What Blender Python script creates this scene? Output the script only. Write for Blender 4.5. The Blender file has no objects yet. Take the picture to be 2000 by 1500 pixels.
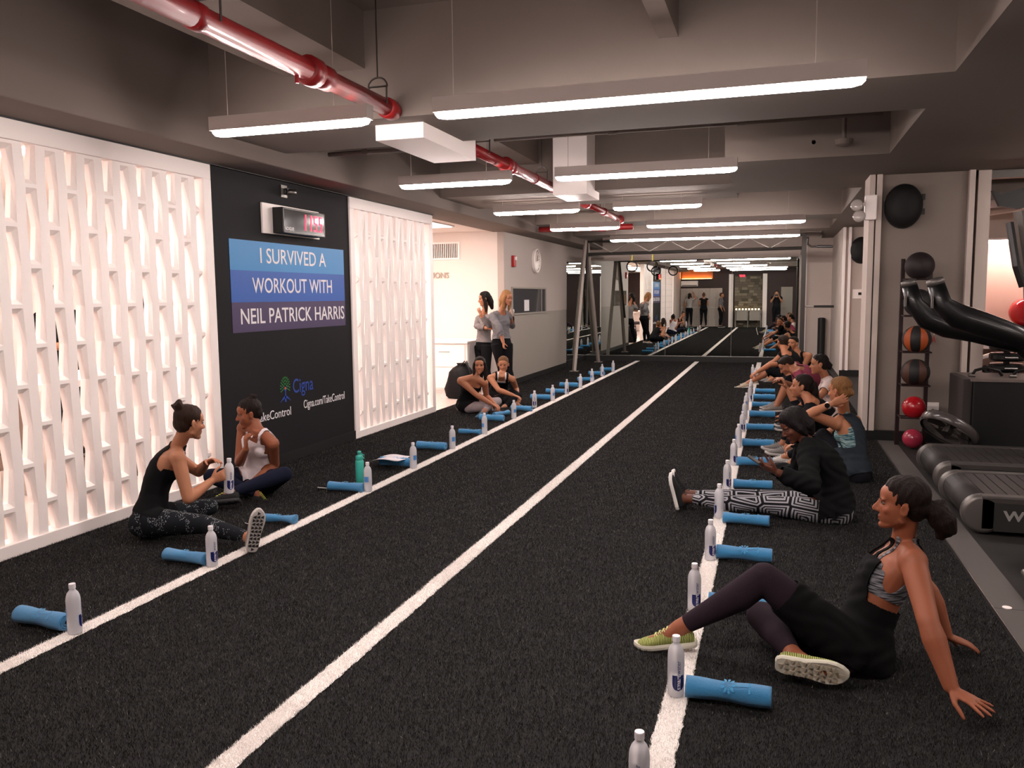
import bpy, bmesh, math, random
import numpy as np
from mathutils import Vector, Matrix
random.seed(7)
rng = np.random.default_rng(7)
PI = math.pi
S = bpy.context.scene
COL = S.collection

# ------------------------------------------------------------------ camera, world, exposure
R3 = Matrix(((0.9532, -0.0223, 0.3014), (0.3023, 0.1027, -0.9477), (-0.0098, 0.9945, 0.1046)))
cd = bpy.data.cameras.new('camera'); cam = bpy.data.objects.new('camera', cd); COL.objects.link(cam)
X_ = Vector(R3.col[0]).normalized(); Y_ = Vector(R3.col[1]); Y_ = (Y_ - X_ * X_.dot(Y_)).normalized(); Z_ = X_.cross(Y_)
Mc = Matrix((X_, Y_, Z_)).transposed().to_4x4(); Mc.translation = Vector((0, 0, 1.6))
cam.matrix_world = Mc
cd.sensor_width = 36; cd.lens = 1618 * 36 / 2000; cd.clip_start = 0.05; cd.clip_end = 200
S.camera = cam
S.view_settings.view_transform = 'Standard'; S.view_settings.look = 'None'
S.view_settings.gamma = 1; S.view_settings.exposure = 0.88
try: S.view_settings.use_curve_mapping = False
except Exception: pass
w = bpy.data.worlds.new('world'); S.world = w; w.use_nodes = True
w.node_tree.nodes['Background'].inputs[0].default_value = (0.9, 0.75, 0.7, 1)
w.node_tree.nodes['Background'].inputs[1].default_value = 0.02
LAMP = 50.0        # radiance of the pendant lenses
PANEL = 15.0        # radiance of the bright ceiling panels in the white rooms

def W(u, v, y):
    """point at depth y seen along the direction (u, v) of the 2000x1500 frame"""
    d = Mc.to_3x3() @ Vector((u - 1000, 750 - v, -1618.0))
    return Vector((0, 0, 1.6)) + d * (y / d.y)

# ------------------------------------------------------------------ materials
def lin(c):
    if isinstance(c, str): c = tuple(int(c[i:i+2], 16) / 255 for i in (0, 2, 4))
    return tuple(x / 12.92 if x <= .04045 else ((x + .055) / 1.055) ** 2.4 for x in c[:3]) + (1,)
MATS = {}
def mat(name, col, rough=.6, metal=0, noise=0, nscale=20, bump=0, bscale=60, emit=None, estr=1, spec=.5, trans=0, ior=1.45, sheen=0, coat=0, alpha=1, stretch=None):
    if name in MATS: return MATS[name]
    m = bpy.data.materials.new(name); m.use_nodes = True; nt = m.node_tree; N = nt.nodes; L = nt.links
    b = N['Principled BSDF']; c = lin(col)
    b.inputs['Base Color'].default_value = c; b.inputs['Roughness'].default_value = rough
    b.inputs['Metallic'].default_value = metal; b.inputs['Specular IOR Level'].default_value = spec
    b.inputs['Transmission Weight'].default_value = trans; b.inputs['IOR'].default_value = ior
    b.inputs['Sheen Weight'].default_value = sheen; b.inputs['Coat Weight'].default_value = coat; b.inputs['Alpha'].default_value = alpha
    if emit is not None:
        b.inputs['Emission Color'].default_value = lin(emit); b.inputs['Emission Strength'].default_value = estr
    if noise or bump:
        tc = N.new('ShaderNodeTexCoord'); src = tc.outputs['Object']
        if stretch:
            mp = N.new('ShaderNodeMapping'); mp.inputs['Scale'].default_value = stretch; L.new(src, mp.inputs[0]); src = mp.outputs[0]
    if noise:
        n = N.new('ShaderNodeTexNoise'); n.inputs['Scale'].default_value = nscale; n.inputs['Detail'].default_value = 4; L.new(src, n.inputs[0])
        mx = N.new('ShaderNodeMix'); mx.data_type = 'RGBA'; L.new(n.outputs[0], mx.inputs[0])
        mx.inputs[6].default_value = tuple(x * (1 - noise) for x in c[:3]) + (1,); mx.inputs[7].default_value = tuple(min(1, x * (1 + noise)) for x in c[:3]) + (1,)
        L.new(mx.outputs[2], b.inputs['Base Color'])
    if bump:
        n2 = N.new('ShaderNodeTexNoise'); n2.inputs['Scale'].default_value = bscale; n2.inputs['Detail'].default_value = 3; L.new(src, n2.inputs[0])
        bp = N.new('ShaderNodeBump'); bp.inputs['Strength'].default_value = bump; bp.inputs['Distance'].default_value = .01
        L.new(n2.outputs[0], bp.inputs['Height']); L.new(bp.outputs[0], b.inputs['Normal'])
    MATS[name] = m; return m

M_white = mat('white_lacquer', 'fcf2ee', .45, bump=.02, bscale=90)
M_wallw = mat('white_wall_paint', 'e8ddd6', .7, noise=.03, nscale=3)
M_pink = mat('warm_white_paint', 'cdbfb6', .75, noise=.03, nscale=4)
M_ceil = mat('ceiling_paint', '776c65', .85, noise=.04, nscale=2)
M_gray = mat('grey_wall_paint', '9c948b', .6, noise=.03, nscale=3)
M_black = mat('black_rubber', '141414', .55, noise=.2, nscale=30)
M_blkp = mat('black_plastic', '0e0e0f', .35)
M_chalk = mat('chalkboard_paint', '1d1b1e', .7, spec=.2, noise=.22, nscale=1.6)
M_steel = mat('brushed_steel', '8a8682', .35, metal=1, noise=.1, nscale=60)
M_dsteel = mat('dark_steel', '5c5855', .4, metal=.9)
M_red = mat('red_pipe_paint', '8c1418', .45, noise=.12, nscale=8, coat=.15)
M_mirror = mat('mirror_glass', 'dfe4df', .0, metal=1)
M_lens = mat('lamp_lens', 'fff4f0', .4, emit='fff0ea', estr=LAMP)
M_up = mat('added_uplight_glow', 'fff4f0', .4, emit='fff0ea', estr=LAMP * .06)  # weak glow added on top of the pendants to brighten the ceiling
M_lens2 = mat('ceiling_panel_light', 'fff4f0', .4, emit='ffece4', estr=PANEL)
M_txt = mat('white_print', 'e8e4e6', .6)
M_wood = mat('warm_wood', '8a5a38', .5, noise=.25, nscale=6, stretch=(1, 1, 8))

# ------------------------------------------------------------------ mesh builder
def bevobj(o, w=.004, seg=2):
    m = o.modifiers.new('bevel', 'BEVEL'); m.width = w; m.segments = seg; m.limit_method = 'ANGLE'; m.angle_limit = .9; return o
def wloc(o):
    v = Vector((0, 0, 0))
    while o is not None: v = v + Vector(o.location); o = o.parent
    return v
class MB:
    def __init__(s): s.v = []; s.f = []; s.m = []; s.mi = 0; s.sm = []; s.smooth = False
    def add(s, vs, fs):
        o = len(s.v); s.v += [tuple(x) for x in vs]; s.f += [tuple(i + o for i in f) for f in fs]; s.m += [s.mi] * len(fs); s.sm += [s.smooth] * len(fs); return s
    def box(s, a, b, M=None):
        (x0, y0, z0), (x1, y1, z1) = a, b
        x0, x1 = min(x0, x1), max(x0, x1); y0, y1 = min(y0, y1), max(y0, y1); z0, z1 = min(z0, z1), max(z0, z1)
        vs = [Vector(p) for p in ((x0,y0,z0),(x1,y0,z0),(x1,y1,z0),(x0,y1,z0),(x0,y0,z1),(x1,y0,z1),(x1,y1,z1),(x0,y1,z1))]
        if M: vs = [M @ p for p in vs]
        return s.add(vs, [(3,2,1,0),(4,5,6,7),(0,1,5,4),(1,2,6,5),(2,3,7,6),(3,0,4,7)])
    def tube(s, pts, r, n=10, cap=True, sq=False):
        pts = [Vector(p) for p in pts]; rs = r if isinstance(r, (list, tuple)) else [r] * len(pts); rings = []
        t0 = (pts[1] - pts[0]).normalized(); a = t0.orthogonal().normalized()
        if abs(t0.z) < .9: a = Vector((0, 0, 1)); a = (a - t0 * a.dot(t0)).normalized()
        for i, p in enumerate(pts):
            t = ((pts[min(i+1, len(pts)-1)] - p).normalized() + (p - pts[max(i-1, 0)]).normalized())
            t = t.normalized() if t.length > 1e-6 else t0
            a = (a - t * a.dot(t)).normalized(); b = t.cross(a)
            off = PI / n if sq else 0
            rings.append([p + (a * math.cos(2*PI*k/n + off) + b * math.sin(2*PI*k/n + off)) * rs[i] for k in range(n)])
        return s.rings(rings, cap)
    def rings(s, rings, cap=True, close=True):
        n = len(rings[0]); vs = [v for r in rings for v in r]; fs = []
        for i in range(len(rings) - 1):
            for k in range(n if close else n - 1):
                k2 = (k + 1) % n; fs.append((i*n+k, i*n+k2, (i+1)*n+k2, (i+1)*n+k))
        if cap: fs.append(tuple(reversed(range(n)))); fs.append(tuple((len(rings)-1)*n + k for k in range(n)))
        return s.add(vs, fs)
    def lathe(s, prof, c=(0, 0, 0), n=20, M=None):
        M = M or Matrix.Identity(4); c = Vector(c)
        return s.rings([[c + M.to_3x3() @ Vector((r * math.cos(2*PI*k/n), r * math.sin(2*PI*k/n), z)) for k in range(n)] for r, z in prof], True)
    def prism(s, poly, d, M=None):
        """polygon points (3D) extruded by vector d"""
        d = Vector(d); p = [Vector(q) for q in poly]; n = len(p); vs = p + [q + d for q in p]
        if M: vs = [M @ q for q in vs]
        return s.add(vs, [tuple(range(n))[::-1], tuple(range(n, 2*n))] + [(i, (i+1) % n, n + (i+1) % n, n + i) for i in range(n)])
    def ball(s, c, r, n=16, sc=(1, 1, 1), M=None):
        c = Vector(c); M3 = M.to_3x3() if M else Matrix.Identity(3); m = n // 2
        return s.rings([[c + M3 @ Vector((r*sc[0]*math.sin(max(.02, PI*i/m - (.02 if i == m else 0)))*math.cos(2*PI*k/n), r*sc[1]*math.sin(max(.02, PI*i/m - (.02 if i == m else 0)))*math.sin(2*PI*k/n), -r*sc[2]*math.cos(PI*i/m))) for k in range(n)] for i in range(m+1)], True)
    def build(s, name, mats, parent=None, smooth=None, bev=0):
        if not isinstance(mats, (list, tuple)): mats = [mats]
        V = np.array([tuple(x) for x in s.v], float)
        if parent is not None: org = wloc(parent)
        else:
            lo, hi = V.min(0), V.max(0); org = Vector(((lo[0]+hi[0])/2, (lo[1]+hi[1])/2, lo[2]))
        V = V - np.array(org)
        me = bpy.data.meshes.new(name); me.from_pydata(V.tolist(), [], s.f)
        for m in mats: me.materials.append(m)
        me.polygons.foreach_set('material_index', s.m)
        me.polygons.foreach_set('use_smooth', [bool(smooth) if smooth is not None else q for q in s.sm])
        me.update()
        bm = bmesh.new(); bm.from_mesh(me); bmesh.ops.recalc_face_normals(bm, faces=bm.faces); bm.to_mesh(me); bm.free()
        o = bpy.data.objects.new(name, me); COL.objects.link(o)
        if parent is not None: o.parent = parent
        else: o.location = org
        if smooth: me.shade_smooth() if False else None
        if bev: bevobj(o, bev)
        return o
def tag(o, label, cat, group=None):
    o['label'] = label; o['category'] = cat
    if group: o['group'] = group
    return o
def thing(name, loc, label, cat, group=None):
    o = bpy.data.objects.new(name, None); COL.objects.link(o); o.location = loc; o.empty_display_size = .1
    return tag(o, label, cat, group)
def struct(o): o['kind'] = 'structure'; return o
def dup(root, loc, rz=0, label=None, group=None, scale=None):
    r = root.copy(); COL.objects.link(r); r.location = loc; r.rotation_euler = (0, 0, rz)
    if scale: r.scale = scale
    if label: r['label'] = label
    if group: r['group'] = group
    for ch in list(root.children):
        c = ch.copy(); COL.objects.link(c); c.parent = r
        for g in list(ch.children):
            d = g.copy(); COL.objects.link(d); d.parent = c
    return r
def text_mesh(body, size, font_extr=.001, align='CENTER', bold=0, sx=1):
    cu = bpy.data.curves.new('t', 'FONT'); cu.body = body; cu.size = size; cu.extrude = font_extr; cu.align_x = align; cu.align_y = 'CENTER'; cu.resolution_u = 3; cu.offset = bold
    o = bpy.data.objects.new('t', cu); COL.objects.link(o)
    me = bpy.data.meshes.new_from_object(o.evaluated_get(bpy.context.evaluated_depsgraph_get()))
    COL.objects.unlink(o); bpy.data.objects.remove(o)
    V = np.zeros(len(me.vertices) * 3); me.vertices.foreach_get('co', V); V = V.reshape(-1, 3); V[:, 0] *= sx
    F = [tuple(p.vertices) for p in me.polygons]; return V, F
def put_text(name, body, size, org, xa, ya, m, parent, **k):
    V, F = text_mesh(body, size, **k); xa = Vector(xa); ya = Vector(ya); za = xa.cross(ya); org = Vector(org)
    b = MB(); b.add([org + xa * p[0] + ya * p[1] + za * p[2] for p in V], F); return b.build(name, m, parent)

# ------------------------------------------------------------------ room shell
XL = -4.55; YE = 20.35
def sbox(name, a, b, m, bev=0): return struct(MB().box(a, b).build(name, m, bev=bev))
M_turf = mat('black_turf_backing', '0d0c0c', .9, noise=.5, nscale=200)
sbox('floor', (-4.57, -1.7, -.1), (1.08, YE, 0), M_turf)
M_rub = mat('dark_rubber_floor', '23201f', .7, noise=.25, nscale=60)
sbox('floor', (1.08, -1.7, -.1), (4.7, YE, -.002), M_rub)
M_tile = mat('pale_floor_tile', 'c8b9b2', .35, noise=.04, nscale=5)
sbox('floor', (-8.2, -1.7, -.1), (-4.57, 13.9, -.002), M_tile)
# white turf lines painted as strips of white pile
M_lw = mat('white_turf_yarn', 'fbf4f0', .9, noise=.06, nscale=300, bump=.5, bscale=300)
XLN = (-3.2, -1.78, -.345)
for x in XLN:
    b = MB(); n = 700; ys = np.linspace(-1.6, YE - .01, n)
    l = x - .047 + rng.uniform(-.006, .006, n); r = x + .047 + rng.uniform(-.006, .006, n)
    vs = [];  fs = []
    for i in range(n): vs += [(l[i], ys[i], .004), (r[i], ys[i], .004)]
    for i in range(n - 1): fs.append((2*i, 2*i+1, 2*i+3, 2*i+2))
    b.add(vs, fs); o = b.build('turf_line', M_lw); struct(o); o.name = 'turf_line'
# turf pile: blade patch instanced on a grid by its own geometry nodes
def pile(name, px_, py_, n, h, mats, wts, nx, ny, cx, cy, wid=.0022):
    b = MB(); P = rng.uniform(0, 1, (n, 2)); 
    for i in range(n):
        x = (P[i, 0] - .5) * px_; y = (P[i, 1] - .5) * py_; a = rng.uniform(0, 2*PI); hh = h * rng.uniform(.6, 1.1); ln = rng.normal(0, .35, 2) * hh
        dx, dy = math.cos(a) * wid / 2, math.sin(a) * wid / 2
        b.mi = int(rng.choice(len(mats), p=wts))
        b.add([(x-dx, y-dy, 0), (x+dx, y+dy, 0), (x + ln[0], y + ln[1], hh)], [(0, 1, 2)])
    V = b.v; me = bpy.data.meshes.new(name); me.from_pydata(V, [], b.f)
    for m in mats: me.materials.append(m)
    me.polygons.foreach_set('material_index', b.m); o = bpy.data.objects.new(name, me); COL.objects.link(o); o.location = (cx, cy, .002)
    ng = bpy.data.node_groups.new(name + '_nodes', 'GeometryNodeTree')
    ng.interface.new_socket('Geometry', in_out='INPUT', socket_type='NodeSocketGeometry'); ng.interface.new_socket('Geometry', in_out='OUTPUT', socket_type='NodeSocketGeometry')
    N = ng.nodes; L = ng.links; gi = N.new('NodeGroupInput'); go = N.new('NodeGroupOutput')
    g = N.new('GeometryNodeMeshGrid'); g.inputs['Size X'].default_value = px_ * (nx - 1) if nx > 1 else .0001; g.inputs['Size Y'].default_value = py_ * (ny - 1)
    g.inputs['Vertices X'].default_value = max(nx, 2) if nx > 1 else 2; g.inputs['Vertices Y'].default_value = ny
    ip = N.new('GeometryNodeInstanceOnPoints'); L.new(g.outputs[0], ip.inputs['Points']); L.new(gi.outputs[0], ip.inputs['Instance'])
    rv = N.new('FunctionNodeRandomValue'); rv.data_type = 'INT'; rv.inputs[4].default_value = 0; rv.inputs[5].default_value = 3 if px_ == py_ else 1
    mm = N.new('ShaderNodeMath'); mm.operation = 'MULTIPLY'; mm.inputs[1].default_value = PI / 2 if px_ == py_ else PI; L.new(rv.outputs[2], mm.inputs[0])
    cb = N.new('ShaderNodeCombineXYZ'); L.new(mm.outputs[0], cb.inputs[2]); L.new(cb.outputs[0], ip.inputs['Rotation']); L.new(ip.outputs[0], go.inputs[0])
    md = o.modifiers.new('pile', 'NODES'); md.node_group = ng; o['kind'] = 'stuff'; return o
T1 = mat('turf_blade_black', '0b0a0a', .5, spec=.4); T2 = mat('turf_blade_charcoal', '201e1d', .45, spec=.5); T3 = mat('turf_blade_grey', '958d88', .4)
for (xa, xb, k) in ((-4.56, -3.245, 3), (-3.155, -1.825, 3), (-1.735, -.39, 3), (-.30, 1.07, 3)):
    s = (xb - xa) / k
    o = pile('turf_pile', s, s, int(s * s * 26000), .013, [T1, T2, T3], [.81, .16, .03], k, int(21.9 / s), (xa + xb) / 2, 9.38)
    tag(o, 'black artificial turf pile covering the workout floor', 'turf')
for x in XLN:
    o = pile('turf_line_pile', .098, .7, 2600, .013, [M_lw], [1.0], 1, 31, x, 9.4, wid=.0028)
    tag(o, {-3.2: 'white turf lane line along the left row of bottles', -1.78: 'white turf lane line down the middle of the floor', -.345: 'white turf lane line along the right row of bottles'}[x], 'line')

# ------------------------------------------------------------------ ceiling: cross beams 2.86, long beams 3.21, slab 3.6
ZB = 2.86; ZM = 3.21; ZT = 3.6
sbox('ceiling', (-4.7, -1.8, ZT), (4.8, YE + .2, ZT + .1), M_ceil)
def beam(x0, x1, y0, y1, z0, m=None): return sbox('trim_1', (x0, y0, z0), (x1, y1, ZT), m or M_ceil)
beam(-4.1, .95, 5.45, 6.45, ZB)                       # first cross beam
beam(-4.1, -.5, 9.95, 11.4, ZB); beam(-.5, .95, 8.37, 10.89, ZB)
beam(-4.1, .95, 14.3, 15.2, ZB); beam(-4.1, .95, 17.2, 18.0, ZB)
beam(-4.1, .95, -1.7, .9, ZB)
for (a, b_) in ((-3.45, -2.8), (-.74, -.62)):
    for (y0, y1) in ((.9, 5.45), (6.45, 9.95 if a < -3 else 8.37), (11.4, 14.3), (15.2, 17.2), (18.0, YE)):
        beam(a, b_, y0, y1, ZM)
beam(-2.83, -2.45, 5.65, 6.75, 2.75, M_white)           # bulkhead box round the pipe
beam(-2.5, -2.1, 9.5, 10.2, 2.77, M_white)
beam(-.5, .45, 6.45, 7.0, 3.0)
M_ceilr = mat('dark_ceiling_paint', '857a73', .85, noise=.04, nscale=2)
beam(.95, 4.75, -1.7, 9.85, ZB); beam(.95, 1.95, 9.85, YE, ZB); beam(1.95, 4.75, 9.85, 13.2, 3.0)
# soffit over the left wall
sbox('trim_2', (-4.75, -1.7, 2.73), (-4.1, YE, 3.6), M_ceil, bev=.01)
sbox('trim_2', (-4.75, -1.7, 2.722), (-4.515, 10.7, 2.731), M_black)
# ------------------------------------------------------------------ left wall: lattice screens and chalkboard panel
def lattice(y0, y1, ynode, znode, label, vis_right):
    t = thing('lattice_screen', (XL, (y0+y1)/2, 0), label, 'screen')
    fr = MB()
    fr.box((XL-.12, y0, 0), (XL+.02, y1, .085)); fr.box((XL-.12, y0, 2.6), (XL+.02, y1, 2.725))
    fr.box((XL-.12, y0, .085), (XL+.02, y0+.1, 2.6)); fr.box((XL-.12, y1-.1, .085), (XL+.02, y1, 2.6))
    fr.build('frame', M_white, t, bev=.004)
    p = .163; H = .51; ya, yb = y0 + .1, y1 - .1
    k0 = math.ceil((ya - ynode) / p - 1e-6) - 1; k1 = math.floor((yb - ynode) / p + 1e-6) + 1
    def chain(k, side, c, inset, nd, e, mid):
        """edge of a rib towards opening column k: flat on the bridge, opening out towards mid height"""
        out = []; off = .5 if k % 2 else 0
        for j in range(-7, 8):
            zn = znode + (j + off)*H
            for dz, h in ((-H/2, mid), (-nd - .001, e), (-nd, None), (nd, None), (nd + .001, e)):
                z = zn + dz
                if .085 < z < 2.6: out.append((z, h))
        def at(z):
            ph = ((z - znode)/H - off) % 1.0; d = min(ph, 1 - ph)*H; return None if d <= nd else e + (mid - e)*(d - nd)/(H/2 - nd)
        out = [(.085, at(.085))] + out + [(2.6, at(2.6))]
        return [(max(ya, min(yb, c + side*(p/2 - (0 if h is None else h + inset)))), z) for z, h in out]
    for k in range(k0, k1):
        c = ynode + (k + .5) * p                            # rib between columns k and k+1
        if c > yb - .03 or c < ya + .03: continue
        b = MB(); loops = []
        for x, ins, nd, e, mid in ((XL, 0, .012, .041, .050), (XL - .03, 0, .042, .019, .042), (XL - .07, 0, .044, .017, .040)):
            L_ = chain(k, -1, c, ins, nd, e, mid); R_ = chain(k + 1, 1, c, ins, nd, e, mid)
            loops.append(([(x, y, z) for y, z in L_], [(x, y, z) for y, z in R_]))
        nl = min(len(q[0]) for q in loops); nr = min(len(q[1]) for q in loops)
        if any(len(q[0]) != nl or len(q[1]) != nr for q in loops):
            loops = [([q[0][0]] + q[0][-(nl-1):], [q[1][0]] + q[1][-(nr-1):]) for q in loops]
        for i in range(2):
            for s_, n_ in ((0, nl), (1, nr)):
                A_, B_ = loops[i][s_], loops[i+1][s_]; b.add(A_ + B_, [(j, j+1, n_+j+1, n_+j) for j in range(n_-1)])
        for q in (loops[0], loops[2]): P_ = q[0] + q[1][::-1]; b.add(P_, [tuple(range(len(P_)))])
        b.build('rib', M_white, t)
    return t
lattice(1.6, 5.98, 4.05, 2.08, 'large white lattice screen left of the dark poster panel', 1)
lattice(8.36, 10.70, 9.03, 2.07, 'white lattice screen right of the dark poster panel, ending at the cabinets', 0)
sbox('wall_left', (XL - .12, -1.7, 0), (XL, 1.6, 2.73), M_pink)
sbox('wall_left', (XL - .12, 5.98, 0), (XL, 8.36, 2.725), M_chalk)
sbox('baseboard_left', (XL, 5.98, 0), (XL + .015, 8.36, .1), M_black)
sbox('wall_left', (XL - .12, 13.9, 0), (XL - .002, YE, 2.75), mat('pale_wall_paint', 'b8ada6', .7, noise=.03, nscale=2))
# painted lower grey wainscot, window opening and baseboard on the far left wall
sbox('trim_3', (XL - .01, 13.9, .1), (XL + .012, 18.35, 1.3), M_gray)
sbox('baseboard_left', (XL, 13.9, 0), (XL + .03, 18.35, .1), M_black)
wn = thing('window_1', (XL, 15.9, 1.3), 'interior window in the far left wall above the grey lower wall, paper notice taped inside', 'window')
b = MB(); ya, yb, za, zb = 14.35, 16.6, 1.3, 1.75
b.box((XL-.02, ya-.04, za-.03), (XL+.03, yb+.04, za)); b.box((XL-.02, ya-.04, zb), (XL+.02, yb+.04, zb+.03)); b.box((XL-.02, ya-.04, za), (XL+.02, ya, zb)); b.box((XL-.02, yb, za), (XL+.02, yb+.04, zb)); b.box((XL-.01, 16.3, za), (XL+.012, 16.33, zb))
b.build('window_frame', M_gray, wn)
MB().box((XL-.005, ya, za), (XL+.004, yb, zb)).build('pane', mat('dark_interior_glass', '4a4b4d', .06, spec=.8), wn)
MB().box((XL+.004, 15.1, za+.03), (XL+.006, 15.42, za+.24)).build('paper_notice', M_txt, wn)
struct(wn)
# ------------------------------------------------------------------ mirrors at the end of the room
def mirror(name, a, b, label):
    t = thing(name, (min(a[0], b[0]), min(a[1], b[1]), a[2]), label, 'mirror'); struct_ = MB().box(a, b).build('glass', M_mirror, t); return t
sbox('wall_far', (-4.7, YE, 0), (1.3, YE + .15, 3.6), M_pink)
sbox('baseboard_far', (-4.55, YE - .04, 0), (.52, YE, .125), M_black)
MB().box((-4.55, YE - .045, .125), (.52, YE, .14)).build('trim_4', M_steel)['kind'] = 'structure'
xs = (-4.54, -2.55, -1.0, .5)
for i in range(3):
    mirror('wall_mirror', (xs[i] + .004, YE - .03, .14), (xs[i+1] - .004, YE - .004, 2.45), ('left panel of the far wall mirror, beside the side mirror', 'middle panel of the far wall mirror', 'right panel of the far wall mirror, beside the right rig post')[i])
mirror('wall_mirror', (XL + .002, 18.39, .14), (XL + .02, YE - .035, 2.4), 'side mirror on the left wall behind the steel A-frame')
sbox('baseboard_left', (XL, 18.37, 0), (XL + .035, YE, .125), M_black)
# ------------------------------------------------------------------ right: end wall, pillars
sbox('wall_far', (.52, YE - .05, 0), (1.35, YE, 2.9), M_pink)
MB().box((.56, YE-.08, 0), (.66, YE-.05, 2.88)).build('trim_5', M_white)['kind'] = 'structure'
sbox('wall_right', (1.32, 17.3, 0), (2.0, YE, 2.9), M_pink)
for x in (1.2, 1.3): MB().box((x, 17.22, .12), (x+.05, 17.3, 2.88)).build('trim_5', M_white)['kind'] = 'structure'
sbox('wall_right', (1.2, 17.3, .0), (1.32, YE-.05, 2.9), M_pink)
sbox('baseboard_right', (1.2, 17.24, 0), (1.98, 17.3, .12), M_black)
sbox('wall_right', (1.98, 9.85, 0), (2.1, 17.3, 3.0), M_pink)
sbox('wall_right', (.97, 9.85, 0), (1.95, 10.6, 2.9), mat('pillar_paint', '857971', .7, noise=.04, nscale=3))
for x in (.93, 1.0, 1.885): MB().box((x, 9.78, .0 if x > 1.5 else .1), (x + .055, 9.85, 2.86)).build('trim_5', M_pink)['kind'] = 'structure'
MB().box((.93, 9.85, .1), (.975, 10.3, 2.86)).build('trim_5', M_pink)['kind'] = 'structure'
sbox('baseboard_right', (.93, 9.76, 0), (1.9, 9.84, .1), M_black)
# steel edge strip between turf and rubber floor
st = thing('floor_edge_strip', (1.16, 4, 0), 'grey metal transition strip between black turf and treadmill floor', 'strip')
MB().box((1.08, -1.6, 0), (1.085, 9.7, .012)).build('bright_edge', M_steel, st)
for i, (ya, yb) in enumerate(((-1.6, 1.6), (1.605, 4.6), (4.605, 7.4), (7.405, 9.7))):
    MB().box((1.085, ya, 0), (1.26, yb, .008)).build('strip_segment', mat('matte_grey_strip', '55504d', .7), st)
b = MB(); b.lathe([(.022, 0), (.022, .004)], (1.15, 4.62, .008)); b.build('floor_disc', M_white, st)
# outer walls of the treadmill area
sbox('wall_right', (4.7, -1.7, 0), (4.8, 13.2, 3.6), M_gray)
M_peach = mat('peach_wall', 'd0b0a2', .7)
sbox('wall_far', (1.95, 13.2, 0), (4.8, 13.3, 3.6), M_peach)
sbox('trim_6', (2.1, 12.9, 2.33), (4.7, 13.2, 3.0), M_pink)
# ------------------------------------------------------------------ white room behind the screens
sbox('wall_left', (-8.3, -1.7, 0), (-8.2, 13.9, 2.9), M_wallw)
sbox('wall_far', (-8.3, 13.9, 0), (-4.67, 14.0, 2.9), M_wallw)
sbox('ceiling', (-8.3, -1.7, 2.75), (-4.67, 14.0, 2.85), M_wallw)
# back wall of the gym (seen in the mirror)
YB = -1.6
M_plum = mat('dark_plum_wall', '33211f', .6, noise=.1, nscale=3)
sbox('wall_back', (-8.3, YB - .12, 0), (4.8, YB, 3.6), M_plum)
sbox('wall_back', (-1.95, YB, 0), (-.63, YB + .03, 2.55), mat('stone_backing', '4c453b', .9, noise=.3, nscale=8))
for x in (-2.22, -.63): MB().box((x, YB, 0), (x + .2, YB + .06, 2.6)).build('trim_7', M_white)['kind'] = 'structure'
stw = thing('stone_cladding', (-1.3, YB + .04, 0), 'rough stacked stone cladding on the back wall between two white posts', 'cladding')
bk = [mat('stone_%s' % c, c, .85, noise=.3, nscale=12, bump=.6, bscale=20) for c in ('6f675a', '8a8170', '5a5347')]
z = .02; tmpl = []
for v in range(4):
    b = MB(); b.box((-.5, 0, -.5), (.5, 1, .5)); me = b.build('stone', bk[v % 3]); tmpl.append(me.data); bpy.data.objects.remove(me)
while z < 2.48:
    h = random.uniform(.09, .15); x = -1.94
    while x < -.72:
        wd = min(random.uniform(.15, .35), -.64 - x); o = bpy.data.objects.new('stone', random.choice(tmpl)); COL.objects.link(o); o.parent = stw
        dp_ = random.uniform(.02, .07); o.location = Vector((x + wd/2, YB + .032 + dp_/2, z)) - Vector(stw.location); o.scale = (wd - .012, dp_, h - .012); x += wd
    z += h
# ------------------------------------------------------------------ pendant lights
ROWS = (4.80, 7.70, 10.60, 13.50, 16.65, 1.9)
M_fix = mat('lamp_housing', 'a89c96', .6)
def pendant(x0, x1, y, label, zc):
    t = thing('pendant_light', ((x0+x1)/2, y, 2.70), label, 'light', 'linear pendant lights')
    hb_ = MB(); hb_.box((x0, y-.045, 2.712), (x1, y+.045, 2.75)); hb_.box((x0, y-.045, 2.75), (x1, y-.040, 2.80)); hb_.box((x0, y+.040, 2.75), (x1, y+.045, 2.80)); hb_.box((x0, y-.04, 2.75), (x0+.005, y+.04, 2.80)); hb_.box((x1-.005, y-.04, 2.75), (x1, y+.04, 2.80)); hb_.build('housing', M_fix, t)
    b = MB(); n = 10; b.smooth = True
    rings = []
    for s, q in ((0, .25), (.02, .7), (.06, 1), (.999, 1), (.9995, 1), (1, .25)):
        pass
    Lx = x1 - x0
    for d, q in ((.002, .3), (.02, .75), (.07, 1), (Lx-.07, 1), (Lx-.02, .75), (Lx-.002, .3)):
        rings.append([(x0 + d, y - .04*q*math.cos(PI*k/n), 2.712 - .040*q*math.sin(PI*k/n)) for k in range(n+1)])
    b.rings(rings, True); b.build('lens', M_lens, t)
    MB().box((x0 + .02, y-.038, 2.7505), (x1 - .02, y+.038, 2.756)).build('added_uplight', M_up, t)  # added glowing strip, hidden in the channel, throws fill light upwards
    for x in (x0 + .12, x1 - .25):
        MB().tube([(x, y, 2.80), (x, y, zc)], .0022, 5).build('wire', M_fix, t)
for i, y in enumerate(ROWS):
    nm = ('nearest row', 'second row', 'third row', 'fourth row', 'farthest row, above the rig', 'row above the camera', 'row over the camera')[i]
    if i != 4: pendant(-3.60, -2.44, y, 'short glowing linear pendant light left of the red pipe, %s' % nm, ZT)
    pendant(-3.2 if i == 4 else -2.0, (.42, -.35, -.9, .40, .40, .42, .42)[i], y, 'long glowing linear pendant light right of the red pipe, %s' % nm, ZT)

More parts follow.
